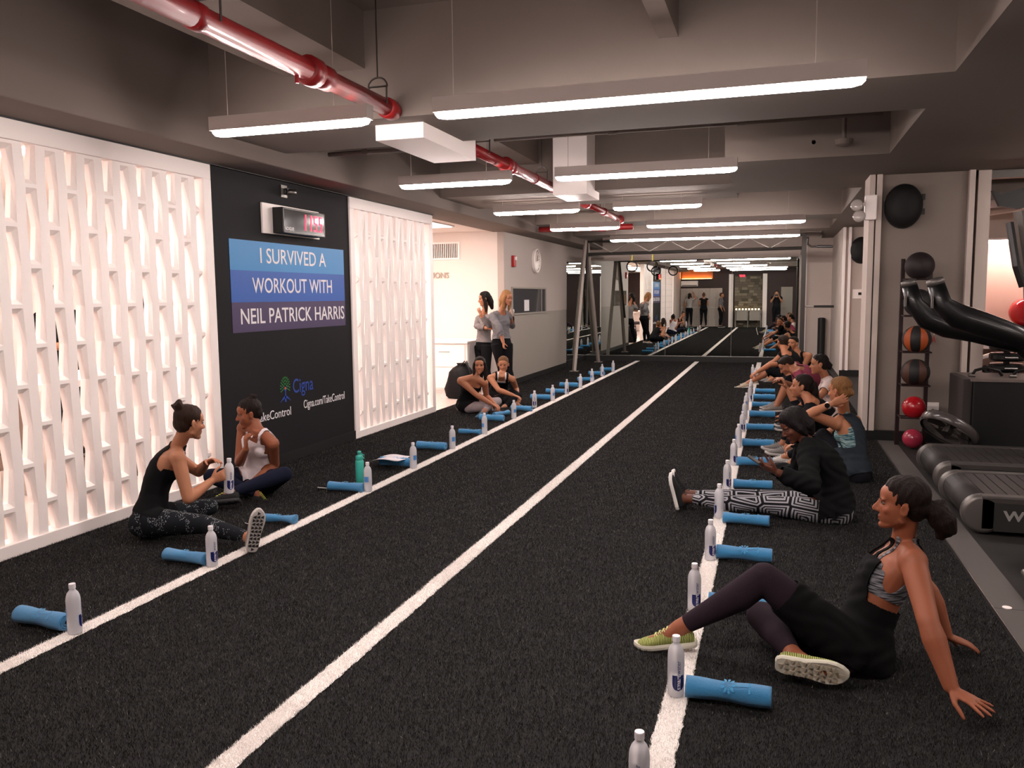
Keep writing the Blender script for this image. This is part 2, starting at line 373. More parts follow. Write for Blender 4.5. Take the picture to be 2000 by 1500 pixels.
for y, xa in ((2.2, 2.5), (5.0, 3.1), (7.7, 3.1)): pendant(xa, 4.5, y, 'long pendant light over the treadmill area, %s' % {-.6: 'behind the camera', 2.2: 'beside the camera', 5.0: 'third from the back wall', 7.7: 'farthest from the back wall'}[y], ZB)  # out-of-view pendants added to light the treadmill side and its ceiling
# ------------------------------------------------------------------ red sprinkler pipe with clevis hangers
t = thing('sprinkler_pipe', (-2.65, 5, 2.88), 'red sprinkler pipe running along under the ceiling between the pendant lights', 'pipe')
XP = -2.58; ZP = 2.90
for (y0, y1, r) in ((-1.6, 5.45, .058), (6.45, 9.95, .052), (11.4, 14.15, .045)):
    b = MB(); b.smooth = True; b.tube([(XP, y0, ZP), (XP, y1, ZP)], r, 16); b.build('pipe_run', M_red, t)
for (y, r, l) in ((5.36, .07, .1), (4.35, .085, .09), (4.48, .072, .12), (3.35, .066, .06), (6.55, .075, .2), (8.0, .078, .08), (8.15, .068, .1), (9.85, .062, .1), (9.0, .058, .04), (11.6, .075, .1), (12.9, .06, .08), (14.3, .07, .1)):
    b = MB(); b.smooth = True; b.tube([(XP, y - l/2 - .01, ZP), (XP, y - l/2, ZP), (XP, y + l/2, ZP), (XP, y + l/2 + .01, ZP)], [r*.8, r, r, r*.8], 16); b.build('coupling', M_red, t)
b = MB(); b.tube([(XP, 4.2, ZP - .05), (XP, 4.2, ZP - .1)], .012, 6); b.build('drain_nipple', M_red, t)
for y in (1.2, 3.45, 5.2, 7.3, 9.3, 12.3):
    b = MB(); b.tube([(XP + .07*math.cos(a)*(1 if abs(math.cos(a)) > .1 else 1), y, ZP + .11 + .06*math.sin(a)) for a in [PI*k/8 for k in range(9)]], .006, 6)
    b.tube([(XP - .07, y, ZP + .11), (XP + .07, y, ZP + .11)], .006, 6); b.tube([(XP, y, ZP + .17), (XP, y, ZT if ZP < ZM else ZM)], .005, 6)
    b.tube([(XP + .065 , y, ZP + .11), (XP + .065, y, ZP)], .006, 6); b.tube([(XP - .065 , y, ZP + .11), (XP - .065, y, ZP)], .006, 6)
    b.build('hanger', M_dsteel, t)
t = thing('branch_pipe', (-3, 14.4, 2.8), 'red cross pipe behind the fourth pendant light row', 'pipe')
b = MB(); b.smooth = True; b.tube([(-4.0, 14.24, 2.77), (-2.35, 14.24, 2.77)], .05, 12); b.build('pipe_run', M_red, t)
b = MB(); b.smooth = True; b.tube([(-2.95, 14.24, 2.77), (-2.8, 14.24, 2.77)], .065, 12); b.build('coupling', M_red, t)
# painted thin conduits
for (p, q, lb) in (((-2.4, 7.1, 2.98), (.75, 7.1, 2.98), 'thin painted sprinkler branch pipe crossing the second ceiling bay'), ((-4.05, 7.1, 2.95), (-2.9, 7.1, 2.95), 'thin painted pipe left of the bulkhead box'), ((-4.05, 13.0, 2.92), (-2.2, 13.0, 2.92), 'thin painted pipe behind the third pendant light row'), ((.3, 10.9, 3.0), (.3, 8.37, 3.0), 'short painted conduit along the right ceiling bay')):
    t = thing('ceiling_conduit', ((p[0]+q[0])/2, (p[1]+q[1])/2, p[2]), lb, 'pipe')
    b = MB(); b.smooth = True; b.tube([p, q], .02, 10); b.build('pipe_run', M_ceil, t)
    for k in range(1, 3):
        c = Vector(p).lerp(Vector(q), k/3); b = MB(); b.tube([c + Vector((-.03,0,0)), c + Vector((.03,0,0))] if p[1] == q[1] else [c + Vector((0,-.03,0)), c + Vector((0,.03,0))], .028, 10); b.tube([c, (c.x, c.y, ZT)], .004, 5); b.build('hanger', M_ceil, t)
t = thing('sprinkler_drop', (-.28, 3.6, 2.9), 'white sprinkler drop hanging at the top edge of the ceiling', 'sprinkler')
b = MB(); b.smooth = True; b.tube([(-.27, 3.75, ZT), (-.27, 3.75, 2.98)], .014, 10); b.build('drop_pipe', M_white, t)
b = MB(); b.lathe([(.014, .09), (.03, .07), (.034, .03), (.022, .0)], (-.27, 3.75, 2.89)); b.build('head_fitting', M_white, t)

# ------------------------------------------------------------------ poster panel
def wallflat(name, y0, y1, z0, z1, m, parent=None, x=XL, th=.003):
    return MB().box((x, y0, z0), (x + th, y1, z1)).build(name, m, parent)
ban = thing('wall_banner', (XL, 7.2, 1.3), 'blue and purple three band banner with large white lettering on the dark panel', 'banner')
yb0, yb1 = 6.21, 8.22
for nm, z0, z1, c in (('top_band', 1.86, 2.13, '2f86c4'), ('middle_band', 1.575, 1.86, '1f58ae'), ('bottom_band', 1.305, 1.575, '43345a')):
    wallflat(nm, yb0, yb1, z0, z1, mat('band_' + c, c, .5), ban)
YA, ZA = (0, 1, 0), (0, 0, 1)
for s, z, sz, w_ in (('I SURVIVED A', 1.995, .20, 1.17), ('WORKOUT WITH', 1.72, .20, 1.42), ('NEIL PATRICK HARRIS', 1.44, .20, 1.86)):
    V, F = text_mesh(s, sz); wd = V[:, 0].max() - V[:, 0].min()
    put_text('lettering', s, sz, (XL + .004, 7.24 if w_ < 1.8 else 7.26, z), YA, ZA, M_txt, ban, sx=w_ / wd, bold=.001)
lg = thing('sponsor_print', (XL, 7.2, .5), 'tree logo with blue name and white web address low on the dark panel', 'print')
M_lb = mat('logo_blue', '27479c', .5); M_lgn = mat('logo_green', '2f8a3f', .5); M_lor = mat('logo_orange', 'd0562a', .5)
b = MB(); c = (6.99, .745)
for rr, n in ((.035, 6), (.065, 10), (.095, 14)):
    for k in range(n):
        a = PI * 1.25 * (k / (n - 1)) - PI * .125; y, z = c[0] + rr*math.cos(a)*.8, c[1] + rr*math.sin(a)
        d = Vector((0, math.cos(a), math.sin(a))); e = Vector((0, -math.sin(a), math.cos(a))); o = Vector((XL + .002, y, z))
        b.prism([o - d*.014, o + e*.007, o + d*.014, o - e*.007], (.001, 0, 0))
b.build('tree_leaves', M_lgn, lg)
b = MB(); b.prism([(XL+.002, 6.975, .60), (XL+.002, 7.005, .60), (XL+.002, 6.997, .70), (XL+.002, 7.03, .76), (XL+.002, 6.99, .72), (XL+.002, 6.95, .76), (XL+.002, 6.983, .70)], (.001, 0, 0)); b.build('tree_trunk', M_lb, lg)
b = MB(); b.prism([(XL+.002, 6.9 + .018*k, .60 + .035*math.sin(PI*k/10)) for k in range(11)] + [(XL+.002, 6.9 + .018*k, .605 + .055*math.sin(PI*k/10)) for k in range(10, -1, -1)], (.001, 0, 0)); b.build('tree_ground', M_lb, lg)
b = MB(); b.lathe([(.014, 0), (.014, .001)], (XL + .003, 6.99, .735), 12, Matrix.Rotation(PI/2, 4, 'Y')); b.build('tree_head', M_lor, lg)
put_text('name_lettering', 'Cigna', .2, (XL+.002, 7.31, .73), YA, ZA, M_lb, lg, sx=.85, bold=.001)
put_text('web_lettering', 'Cigna.com/TakeControl', .12, (XL+.002, 7.73, .53), YA, ZA, M_txt, lg, sx=.72)
put_text('tag_lettering', '#TakeControl', .12, (XL+.002, 6.75, .50), YA, ZA, M_txt, lg, sx=.95)
# timer clock
tc_ = thing('wall_timer', (XL, 7.2, 2.2), 'black digital wall timer showing red 1155 above the banner', 'timer')
MB().box((XL, 6.70, 2.21), (XL+.02, 7.70, 2.49)).build('back_plate', M_white, tc_, bev=.003)
MB().box((XL+.02, 6.86, 2.22), (XL+.13, 7.62, 2.46)).build('case', M_blkp, tc_, bev=.004)
MB().box((XL+.13, 6.875, 2.235), (XL+.133, 7.605, 2.445)).build('screen', mat('timer_glass', '080808', .12, spec=.25), tc_)
b = MB()
for a, q in (((6.865, 2.225), (7.615, 2.235)), ((6.865, 2.445), (7.615, 2.455)), ((6.865, 2.225), (6.875, 2.455)), ((7.605, 2.225), (7.615, 2.455))): b.box((XL+.13, a[0], a[1]), (XL+.135, q[0], q[1]))
b.build('bezel', mat('dim_grey_bezel', '55504e', .4), tc_)
M_led = mat('red_led', 'ff1830', .5, emit='ff1020', estr=9)
SEG = {'1': 'bc', '5': 'afgcd'}
for i, ch in enumerate('1155'):
    b = MB(); y = 7.20 + i * .1; z = 2.268; wd, hh, th = .055, .15, .013
    sg = dict(a=((0, hh-th), (wd, hh)), g=((0, hh/2-th/2), (wd, hh/2+th/2)), d=((0, 0), (wd, th)), b=((wd-th, hh/2), (wd, hh)), c=((wd-th, 0), (wd, hh/2)), f=((0, hh/2), (th, hh)), e=((0, 0), (th, hh/2)))
    for k in SEG[ch]:
        (a0, b0), (a1, b1) = sg[k]; b.box((XL+.133, y+a0+b0*.1, z+b0), (XL+.136, y+a1+b0*.1, z+b1))
    b.build('digit', M_led, tc_)
put_text('maker_lettering', 'ROGUE', .045, (XL+.1335, 6.965, 2.262), YA, ZA, M_txt, tc_, bold=.001)
cm = thing('motion_sensor', (XL, 7.15, 2.6), 'small square sensor box on a bracket above the wall timer', 'sensor')
MB().box((XL, 7.04, 2.575), (XL+.01, 7.14, 2.69)).build('bracket', M_steel, cm); b = MB(); b.smooth = True; b.tube([(XL+.01, 7.1, 2.63), (XL+.1, 7.16, 2.62)], .03, 12); b.build('sensor_head', M_steel, cm)
MB().box((XL+.01, 7.08, 2.6), (XL+.05, 7.13, 2.66)).build('body', M_blkp, cm)

# ------------------------------------------------------------------ corridor wall, vent, lettering, cabinets, wall clock
vt = thing('wall_vent', (-5.7, 13.9, 2.1), 'white wall vent grille with dark slots high above the cabinets', 'vent')
b = MB(); b.box((-6.05, 13.87, 2.27), (-5.37, 13.9, 2.30)); b.box((-6.05, 13.87, 2.55), (-5.37, 13.9, 2.58)); b.box((-6.05, 13.87, 2.3), (-6.02, 13.9, 2.55)); b.box((-5.40, 13.87, 2.3), (-5.37, 13.9, 2.55)); b.build('vent_frame', M_white, vt)
MB().box((-6.02, 13.893, 2.3), (-5.4, 13.898, 2.55)).build('vent_back', mat('vent_dark', '3a302a', .8), vt)
for k in range(17): MB().box((-6.005 + k*.036, 13.875, 2.3), (-5.99 + k*.036, 13.893, 2.55)).build('slat', M_white, vt)
wl = thing('wall_lettering', (-5.9, 13.9, 1.95), 'small metal raised letters on the white wall under the vent', 'lettering')
put_text('letters', 'SESSIONS', .14, (-5.86, 13.885, 1.99), (1, 0, 0), ZA, mat('letter_metal', 'b0a698', .4, metal=.3), wl, font_extr=.01, bold=.002, sx=.95)
cb = thing('storage_cabinet', (-5.4, 12.9, 0), 'white low storage cabinet with long handle drawers behind the black backpack', 'cabinet')
MB().box((-7.3, 12.82, .06), (-4.85, 13.88, .84)).build('body', M_white, cb)
MB().box((-7.35, 12.78, .84), (-4.83, 13.88, .875)).build('counter_top', M_white, cb, bev=.004)
MB().box((-7.25, 12.86, 0), (-4.9, 13.8, .06)).build('plinth', M_white, cb)
for i in range(3):
    x0 = -7.13 + i * .755
    for (z0, z1) in ((.09, .43), (.45, .82)):
        d = MB().box((x0, 12.80, z0), (x0 + .73, 12.82, z1)).build('drawer', M_white, cb, bev=.003)
        if z0 > .1 or i == 0: b = MB(); b.tube([(x0+.28, 12.80, z1-.12), (x0+.28, 12.775, z1-.12), (x0+.46, 12.775, z1-.12), (x0+.46, 12.80, z1-.12)], .006, 6); b.build('handle', M_steel, d)
# glowing lit wall recess behind the white cabinet room is lit by ceiling panels
M_lens3 = mat('corridor_panel_light', 'fff4f0', .4, emit='ffe6da', estr=PANEL * .6)
def ceil_panel(x0, x1, y0, y1, z, lb):
    t = thing('ceiling_panel_light', ((x0+x1)/2, (y0+y1)/2, z), lb, 'light')
    MB().box((x0-.03, y0-.03, z-.02), (x1+.03, y1+.03, z)).build('frame', M_white, t)
    MB().box((x0, y0, z-.026), (x1, y1, z-.0201)).build('diffuser', M_lens2 if y0 < 10 else M_lens3, t)
for i, y in enumerate((2.2, 4.6, 7.0, 9.4)): ceil_panel(-6.2, -5.3, y - .5, y + .5, 2.75, 'bright ceiling panel behind the lattice screens, %s' % ('nearest', 'second', 'third', 'farthest')[i])
ceil_panel(-6.4, -5.0, 11.4, 12.6, 2.75, 'bright ceiling panel over the white corridor and cabinets')
ck = thing('wall_clock', (XL, 16.2, 2.3), 'round white wall clock above the interior window', 'clock')
RY = Matrix.Rotation(PI/2, 4, 'Y')
b = MB(); b.smooth = False; b.lathe([(.23, 0), (.235, .01), (.235, .06), (.215, .07), (.21, .045)], (XL, 15.85, 2.3), 36, RY); b.build('rim', M_white, ck)
b = MB(); b.lathe([(.212, .04), (.212, .046)], (XL, 15.85, 2.3), 36, RY); b.build('dial', mat('dial', 'd8ccc4', .2), ck)
for (a, l) in ((1.2, .11), (.2, .16)):
    b = MB(); b.tube([(XL+.05, 15.85, 2.3), (XL+.05, 15.85 + l*math.cos(a), 2.3 + l*math.sin(a))], .005, 5); b.build('hand', M_blkp, ck)
for k in range(12):
    a = PI*k/6; b = MB(); b.tube([(XL+.048, 15.85 + .17*math.cos(a), 2.3+.17*math.sin(a)), (XL+.048, 15.85 + .2*math.cos(a), 2.3+.2*math.sin(a))], .004, 4); b.build('hour_mark', M_blkp, ck)
fa = thing('fire_alarm', (XL, 14.45, 2.15), 'small red fire alarm strobe on the pale wall left of the round clock', 'alarm')
MB().box((XL, 14.33, 2.14), (XL+.05, 14.47, 2.34)).build('body', mat('alarm_red', 'a3161c', .4), fa, bev=.008)
MB().box((XL+.05, 14.37, 2.26), (XL+.075, 14.43, 2.32)).build('strobe', M_white, fa)
# counter behind the left screen
ct = thing('counter_table', (-6.2, 4.5, 0), 'long white counter behind the large lattice screen', 'table')
MB().box((-6.6, 2.2, .86), (-5.75, 7.6, .92)).build('table_top', M_white, ct, bev=.004)
for y in (2.5, 4.9, 7.3): MB().box((-6.5, y-.04, 0), (-5.85, y+.04, .86)).build('leg_panel', M_white, ct)
b = MB()
for i, (y, c) in enumerate(((4.4, '7e6a5e'), (6.3, '3a2c28'))):
    s_ = thing('bar_stool', (-5.35, y, 0), ('taupe upholstered stool at the counter behind the screen', 'dark brown stool at the counter behind the screen')[i], 'stool')
    ms = mat('stool_' + c, c, .7)
    MB().box((-5.6, y-.24, .42), (-5.12, y+.24, .54)).build('seat', ms, s_, bev=.03)
    MB().box((-5.2, y-.24, .54), (-5.12, y+.24, 1.0)).build('backrest', ms, s_, bev=.03)
    for sx in (-5.56, -5.16):
        for sy in (-.2, .2): b = MB(); b.tube([(sx, y+sy, .42), (sx, y+sy, 0)], .018, 8); b.build('leg', M_dsteel, s_)
M_pump = mat('blue_soap', '1747a8', .15, coat=.5)
for i, (y, dx) in enumerate(((4.75, 0), (4.95, .08), (5.6, .02), (9.3, 0), (9.75, 0))):
    if y > 8: continue
    s_ = thing('pump_bottle', (-6.0 + dx, y, .92), 'blue pump bottle on the counter, %s' % ('leftmost', 'second from left', 'rightmost')[i], 'bottle')
    b = MB(); b.smooth = True; b.lathe([(.035, 0), (.04, .01), (.04, .15), (.025, .18), (.012, .19)], (-6+dx, y, .92), 16); b.build('body', M_pump, s_)
    b = MB(); b.tube([(-6+dx, y, 1.11), (-6+dx, y, 1.15), (-5.95+dx, y, 1.155)], .008, 8); b.build('pump', M_blkp, s_)

# ------------------------------------------------------------------ water bottles
M_pet = mat('bottle_plastic', 'e4e6ec', .06, trans=.96, ior=1.34)
nt = M_pet.node_tree; bsdf = nt.nodes['Principled BSDF']; df = nt.nodes.new('ShaderNodeBsdfDiffuse'); df.inputs[0].default_value = lin('f4f2f6')
ms_ = nt.nodes.new('ShaderNodeMixShader'); ms_.inputs[0].default_value = .5; nt.links.new(bsdf.outputs[0], ms_.inputs[1]); nt.links.new(df.outputs[0], ms_.inputs[2]); nt.links.new(ms_.outputs[0], nt.nodes['Material Output'].inputs[0])
M_cap = mat('bottle_cap', 'e3dfe2', .35); M_lab = mat('label_navy', '161f5e', .3); M_lab2 = mat('label_pale_blue', '4f86c6', .3)
def bottle(loc, label):
    t = thing('water_bottle', loc, label, 'bottle', 'clear water bottles lined up on the white turf lines')
    c = Vector(loc)
    b = MB(); b.smooth = True
    b.lathe([(.012, .004), (.026, 0), (.0315, .004), (.033, .012), (.033, .06), (.0322, .065), (.033, .07), (.033, .155), (.0325, .172), (.030, .188), (.0245, .202), (.0175, .211), (.0145, .216), (.0135, .222), (.0135, .228)], c, 28); b.build('bottle_body', M_pet, t)
    b = MB(); b.smooth = False; b.lathe([(.0155, .224), (.0158, .226), (.0158, .244), (.0148, .247), (.008, .247)], c, 24); b.build('cap', M_cap, t)
    # navy half oval print
    def patch(name, m, a0, a1, z0, z1, shape, rad=.0335, n=16, mm=12):
        b = MB(); vs = []; idx = {}
        for i in range(n+1):
            for j in range(mm+1):
                u, v = i/n, j/mm; z = z0 + (z1 - z0)*v; lo, hi = shape(v); a = a0 + (a1 - a0)*(lo + (hi - lo)*u)
                vs.append(c + Vector((rad*math.cos(a), rad*math.sin(a), z)))
        b.add(vs, [(i*(mm+1)+j, (i+1)*(mm+1)+j, (i+1)*(mm+1)+j+1, i*(mm+1)+j+1) for i in range(n) for j in range(mm)]); b.smooth = True
        return b.build(name, m, t)
    oval = lambda v: (0, 1) if v > .45 else (.5 - .5*math.sqrt(max(0, 1 - ((.45 - v)/.45)**2)), .5 + .5*math.sqrt(max(0, 1 - ((.45 - v)/.45)**2)))
    L1 = patch('front_label', M_lab, -PI/2 - .75, -PI/2 + .75, .03, .095, oval)
    patch('back_label', M_lab2, PI/2 - .6, PI/2 + .6, .085, .13, lambda v: (0, 1))
    V, F = text_mesh('smart', .026, font_extr=0, bold=.0004); b = MB()
    b.add([c + Vector((.0338*math.cos(-PI/2 - p[1]/.0335), .0338*math.sin(-PI/2 - p[1]/.0335), .066 + p[0])) for p in V], F); b.build('lettering', M_txt, L1)
    V, F = text_mesh('water', .026, font_extr=0); b = MB()
    b.add([c + Vector((.0338*math.cos(-PI/2 - p[1]/.0335), .0338*math.sin(-PI/2 - p[1]/.0335), .128 + p[0]*.9)) for p in V], F); b.build('lettering', M_lab, L1)
    return t
LB = [(-3.19, 3.03, 2.2), (-3.2, 4.07, 1.2), (-3.19, 6.06, 3.2), (-3.21, 7.01, 4.2), (-3.23, 8.05, 4.0), (-3.22, 9.04, 2.7), (-3.25, 10.28, 4), (-3.29, 11.4, .3), (-3.23, 12.2, 4), (-3.23, 13.1, 1), (-3.22, 14.05, 2), (-3.24, 15.1, 3), (-3.27, 16.2, 1), (-3.22, 17.1, 2)]
LT = ['clear water bottle beside the blue towel nearest the left screen corner, lower left', 'clear water bottle beside the towel in front of the woman in the black tank', 'clear water bottle next to the tall teal bottle', 'clear water bottle beside the towel topped with white papers', 'clear water bottle on the left line, beside the short towel behind the papers', 'clear water bottle on the left line, nearest one before the ombre leggings woman', 'clear water bottle in front of the seated woman in ombre leggings', 'clear water bottle left of the line by the woman with white bra'] + ['clear water bottle on the left line, %s from the far mirror' % k for k in ('sixth', 'fifth', 'fourth', 'third', 'second', 'first')]
RB = [(-.375, 2.45, 0), (-.349, 3.22, .45), (-.362, 4.15, .5), (-.346, 5.01, .6), (-.358, 6.0, -1.2), (-.35, 6.9, .6), (-.346, 7.93, .7), (-.344, 8.89, 1.9), (-.34, 9.9, .3), (-.35, 10.9, 2), (-.36, 11.8, 3), (-.34, 12.8, 1), (-.35, 13.7, .5), (-.33, 15.8, 2), (-.4, 16.6, 1.5)]
RT = ['clear water bottle cut by the bottom edge of the picture, white cap on top', 'clear water bottle beside the largest blue towel, in front of the striped lime shoe', 'clear water bottle behind the raised knee of the nearest woman', 'clear water bottle between the nearest woman and the woman in patterned leggings', 'clear water bottle in front of the patterned leggings', 'clear water bottle just behind the outstretched patterned leggings'] + ['clear water bottle on the right line, %s behind the patterned leggings' % k for k in ('second', 'third', 'fourth', 'fifth', 'sixth', 'seventh', 'eighth')] + ['clear water bottle by the clasped hands of the man in black shirt', 'clear water bottle by the far man, closest to the mirror on the right line']
b0 = None
for (x, y, r), lb in list(zip(LB, LT)) + list(zip(RB, RT)):
    if b0 is None: b0 = bottle((x, y, .006), lb); b0.rotation_euler.z = r
    else: dup(b0, (x, y, .006), r, lb)

# ------------------------------------------------------------------ rolled towels
def towel_mat():
    m = mat('blue_terry', '2f8fc9', .95, noise=.12, nscale=220, bump=.8, bscale=500, sheen=.4); return m
M_tow = towel_mat(); M_tow2 = mat('pale_blue_print', '49a2d6', .95, bump=.6, bscale=500, sheen=.3)
def towel(name, L_, R_, seed, pinch, flare):
    r = random.Random(seed); t = thing(name, (0, 0, 0), 'x', 'towel')
    b = MB(); b.smooth = True; n = 30; turns = 2.6; m = 66; th = .0085
    def sc(u): return 1 - pinch * math.exp(-((u - .55)/.22)**2) + flare * math.exp(-((u - 1)/.12)**2) + .05*math.sin(u*9 + seed)
    outer = []; rings = []
    for i in range(n+1):
        u = i/n; x = (u - .5)*L_; s = sc(u); ring = []
        for side in (0, 1):
            rng_ = range(m+1) if side == 0 else range(m, -1, -1)
            for k in rng_:
                a = turns*2*PI*k/m; rr = (R_ - th*2.2*(1 - k/m)*turns*.62) * s - (th if side else 0)
                a2 = a + .25*math.sin(u*5 + seed)
                rr *= 1 + .02*math.sin(3*a2 + 7*u + seed)
                ring.append((x, rr*math.cos(a2 + 1.5)*1.08, R_*.93 + rr*math.sin(a2 + 1.5)*(.93)))
        rings.append(ring)
    b.rings(rings, True)
    for i, q in enumerate(b.v): b.v[i] = (q[0], q[1], max(q[2], .004))
    b.build('terry_roll', M_tow, t)
    # printed sunburst tree on the upper side
    b = MB()
    def P(x, a): 
        u = x / L_ + .5; rr = R_*sc(u)*1.015 + .0025; return Vector((x, -rr*math.sin(a)*1.08, R_*.93 + rr*math.cos(a)*.95))
    for k in range(9):
        a = PI*2*k/9; cx, ca = .0 + .022*math.cos(a), .55 + .6*math.sin(a)
        pts = [P(cx + .009*math.cos(q)*math.cos(a) - .005*math.sin(q)*math.sin(a), ca + .25*math.cos(q)*math.sin(a) + .14*math.sin(q)*math.cos(a)) for q in [2*PI*j/8 for j in range(8)]]
        b.add(pts, [tuple(range(8))])
    b.add([P(.03, .5), P(.075, .45), P(.08, .55), P(.03, .6)], [(0, 1, 2, 3)]); b.add([P(.078, .2), P(.084, .2), P(.084, 1.1), P(.078, 1.1)], [(0, 1, 2, 3)])
    b.build('towel_print', M_tow2, t); return t
TA = towel('rolled_towel', .325, .048, 1, .08, .0); TB = towel('rolled_towel', .31, .045, 2.4, .18, .08); TC = towel('rolled_towel', .27, .037, 4.1, .3, .2)
TL = [(-3.41, 3.055, -.08, 0, 'blue rolled towel in the lower left corner beside its water bottle'), (-3.39, 4.08, -.06, 1, 'blue rolled towel in front of the outstretched leg of the woman in the black tank'),
 (-3.36, 5.02, .05, 2, 'blue rolled towel behind the raised shoe sole of the woman in the black tank'), (-3.37, 6.02, .05, 1, 'blue rolled towel at the foot of the teal bottle'),
 (-3.42, 7.08, .0, 0, 'blue rolled towel under the white papers'), (-3.43, 7.96, -.02, 0, 'blue rolled towel behind the papers, left of its bottle'), (-3.38, 8.98, -.02, 2, 'short blue rolled towel, sixth along the left line'),
 (-3.47, 10.03, -.02, 0, 'blue rolled towel in front of the ombre leggings'), (-3.50, 10.50, 1.1, 2, 'blue rolled towel lying askew by the woman in ombre leggings'), (-3.37, 11.02, -.12, 1, 'pinched blue towel by the hands of the seated woman with white bra'),
 (-3.45, 12.32, 0, 0, 'blue rolled towel on the left row, sixth from the mirror'), (-3.45, 13.2, 0, 1, 'blue rolled towel on the left row, fifth from the mirror'), (-3.45, 14.15, 0, 0, 'blue rolled towel on the left row, fourth from the mirror'), (-3.38, 15.2, 0, 1, 'blue rolled towel on the left row, third from the mirror'), (-3.42, 16.4, 0, 0, 'blue rolled towel on the left row, second from the mirror'), (-3.4, 17.4, 0, 1, 'blue rolled towel on the left row, closest to the mirror')]
TRr = [(-.145, 3.22, -.02, 0, 'largest blue rolled towel in front of the cross legged shoe sole'), (-.15, 5.05, 0, 0, 'blue rolled towel behind the raised knee of the nearest woman'), (-.165, 5.86, -.08, 1, 'twisted blue towel in front of the patterned leggings'),
 (-.14, 4.22, 0, 1, 'blue rolled towel mostly hidden by the raised knee'), (-.15, 6.98, .02, 1, 'blue rolled towel right behind the patterned leggings'), (-.16, 7.95, .1, 0, 'blue rolled towel under the hands holding the phone'), (-.145, 8.97, -.02, 0, 'blue rolled towel with pale print, third behind the patterned leggings'), (-.15, 10.1, .05, 1, 'blue rolled towel beside the seated blond woman shoes')]
TRr += [(-.14, y, 0, i % 2, 'blue rolled towel on the right row, %s from the man in black shorts' % k) for i, (y, k) in enumerate(((11.2, 'fourth'), (12.2, 'third'), (13.1, 'second'), (13.95, 'first')))]
TRr += [(-.14, 16.4, 0, 0, 'blue rolled towel close to the mirror on the right row')]
first = {0: True, 1: True, 2: True}
for (x, y, r, k, lb) in TL + TRr:
    src = (TA, TB, TC)[k]
    if first[k]: first[k] = False; src.location = (x, y, .006); src.rotation_euler.z = r + (PI if x > -1 and k else 0); src['label'] = lb; src['group'] = 'blue rolled towels beside the bottles'
    else: dup(src, (x, y, .006), r, lb, 'blue rolled towels beside the bottles')
# teal bottle, papers, phones
te = thing('insulated_bottle', (-3.36, 6.22, 0), 'tall teal insulated drink bottle with loop cap behind a clear water bottle', 'bottle'); M_teal = mat('teal_coating', '3fb0a0', .45)
b = MB(); b.smooth = True; c = (-3.37, 6.26, .006); b.lathe([(.032, 0), (.036, .004), (.036, .205), (.033, .215), (.024, .222)], c, 28); b.build('flask', M_teal, te)
b = MB(); b.smooth = True; b.lathe([(.031, .222), (.032, .226), (.032, .25), (.028, .256), (.016, .258), (.015, .275), (.017, .277), (.017, .293), (.012, .296)], c, 24); b.build('cap', mat('teal_cap', '37a294', .35), te)
b = MB(); b.tube([(c[0]+.03, c[1], .245), (c[0]+.045, c[1], .24), (c[0]+.045, c[1], .27), (c[0]+.015, c[1], .275)], .005, 8); b.build('carry_loop', M_teal, te)
pp = thing('paper_stack', (-3.47, 7.05, .08), 'white sheets of paper lying over a blue towel', 'paper')
b = MB(); b.smooth = True
n = 10
for lay in range(2):
    vs = [(-3.62 + .30*i/n + .012*lay, 6.93 + .24*j/n - .02*i/n + .008*lay, .096 + .002*lay + .010*math.sin(i*.5) - .03*(1 - i/n)**2 + .004*math.cos(j*.6)) for i in range(n+1) for j in range(n+1)]
    b.add(vs, [(i*(n+1)+j, (i+1)*(n+1)+j, (i+1)*(n+1)+j+1, i*(n+1)+j+1) for i in range(n) for j in range(n)])
o = b.build('sheets', mat('paper', 'ddd6da', .8), pp); sm = o.modifiers.new('t', 'SOLIDIFY'); sm.thickness = .0008
def phone(loc, rot, label, case='e8e4e4', M=None):
    t = thing('smartphone', (0, 0, 0), label, 'phone')
    MB().box((-.035, -.07, 0), (.035, .07, .007)).build('case', mat('phone_case_' + case, case, .3), t, bev=.003)
    MB().box((-.032, -.066, .007), (.032, .066, .0078)).build('screen', mat('phone_screen', '08080a', .08, spec=.7), t)
    if M is not None: t.matrix_world = M
    else: t.location = loc; t.rotation_euler = rot
    return t
phone((-3.5, 4.93, .012), (0, 0, 1.25), 'white edged phone lying on the turf beside the raised shoe sole')
phone((-3.56, 6.03, .02), (0, .1, 1.5), 'pale phone tucked under the left end of the towel by the teal bottle')
# ------------------------------------------------------------------ steel rig in front of the mirror
rig = thing('training_rig', (-1.8, 18.4, 0), 'steel training rig with A-frame legs and overhead truss before the far mirror', 'rig')
M_rig = mat('rig_steel', 'a0968f', .5, metal=.2); M_rigd = mat('rig_dark_steel', '403c39', .45, metal=.5)
XA = -4.08; YT = 18.4; XB = .53
def bar(name, p, q, r, m, par=rig, n=4): b = MB(); b.tube([p, q], r, n, sq=(n == 4)); return b.build(name, m, par)
for (ya, yb) in ((17.2, 18.32), (19.75, 18.5)):
    bar('frame_leg', (XA, ya, .01), (XA, yb, 2.83), .045, M_rig); MB().box((XA-.09, ya-.09, 0), (XA+.09, ya+.09, .012)).build('foot_plate', M_rig, rig)
bar('frame_leg', (XA+.12, 17.9, 1.0), (XA+.02, 18.4, 2.83), .03, M_rigd)
MB().box((XB-.045, YT-.045, .012), (XB+.045, YT+.045, 2.84)).build('post', M_rigd, rig); MB().box((XB-.09, YT-.09, 0), (XB+.09, YT+.09, .012)).build('foot_plate', M_rig, rig)
MB().box((XB-.03, YE-.32, .012), (XB+.03, YE-.26, 2.6)).build('post', M_rig, rig)
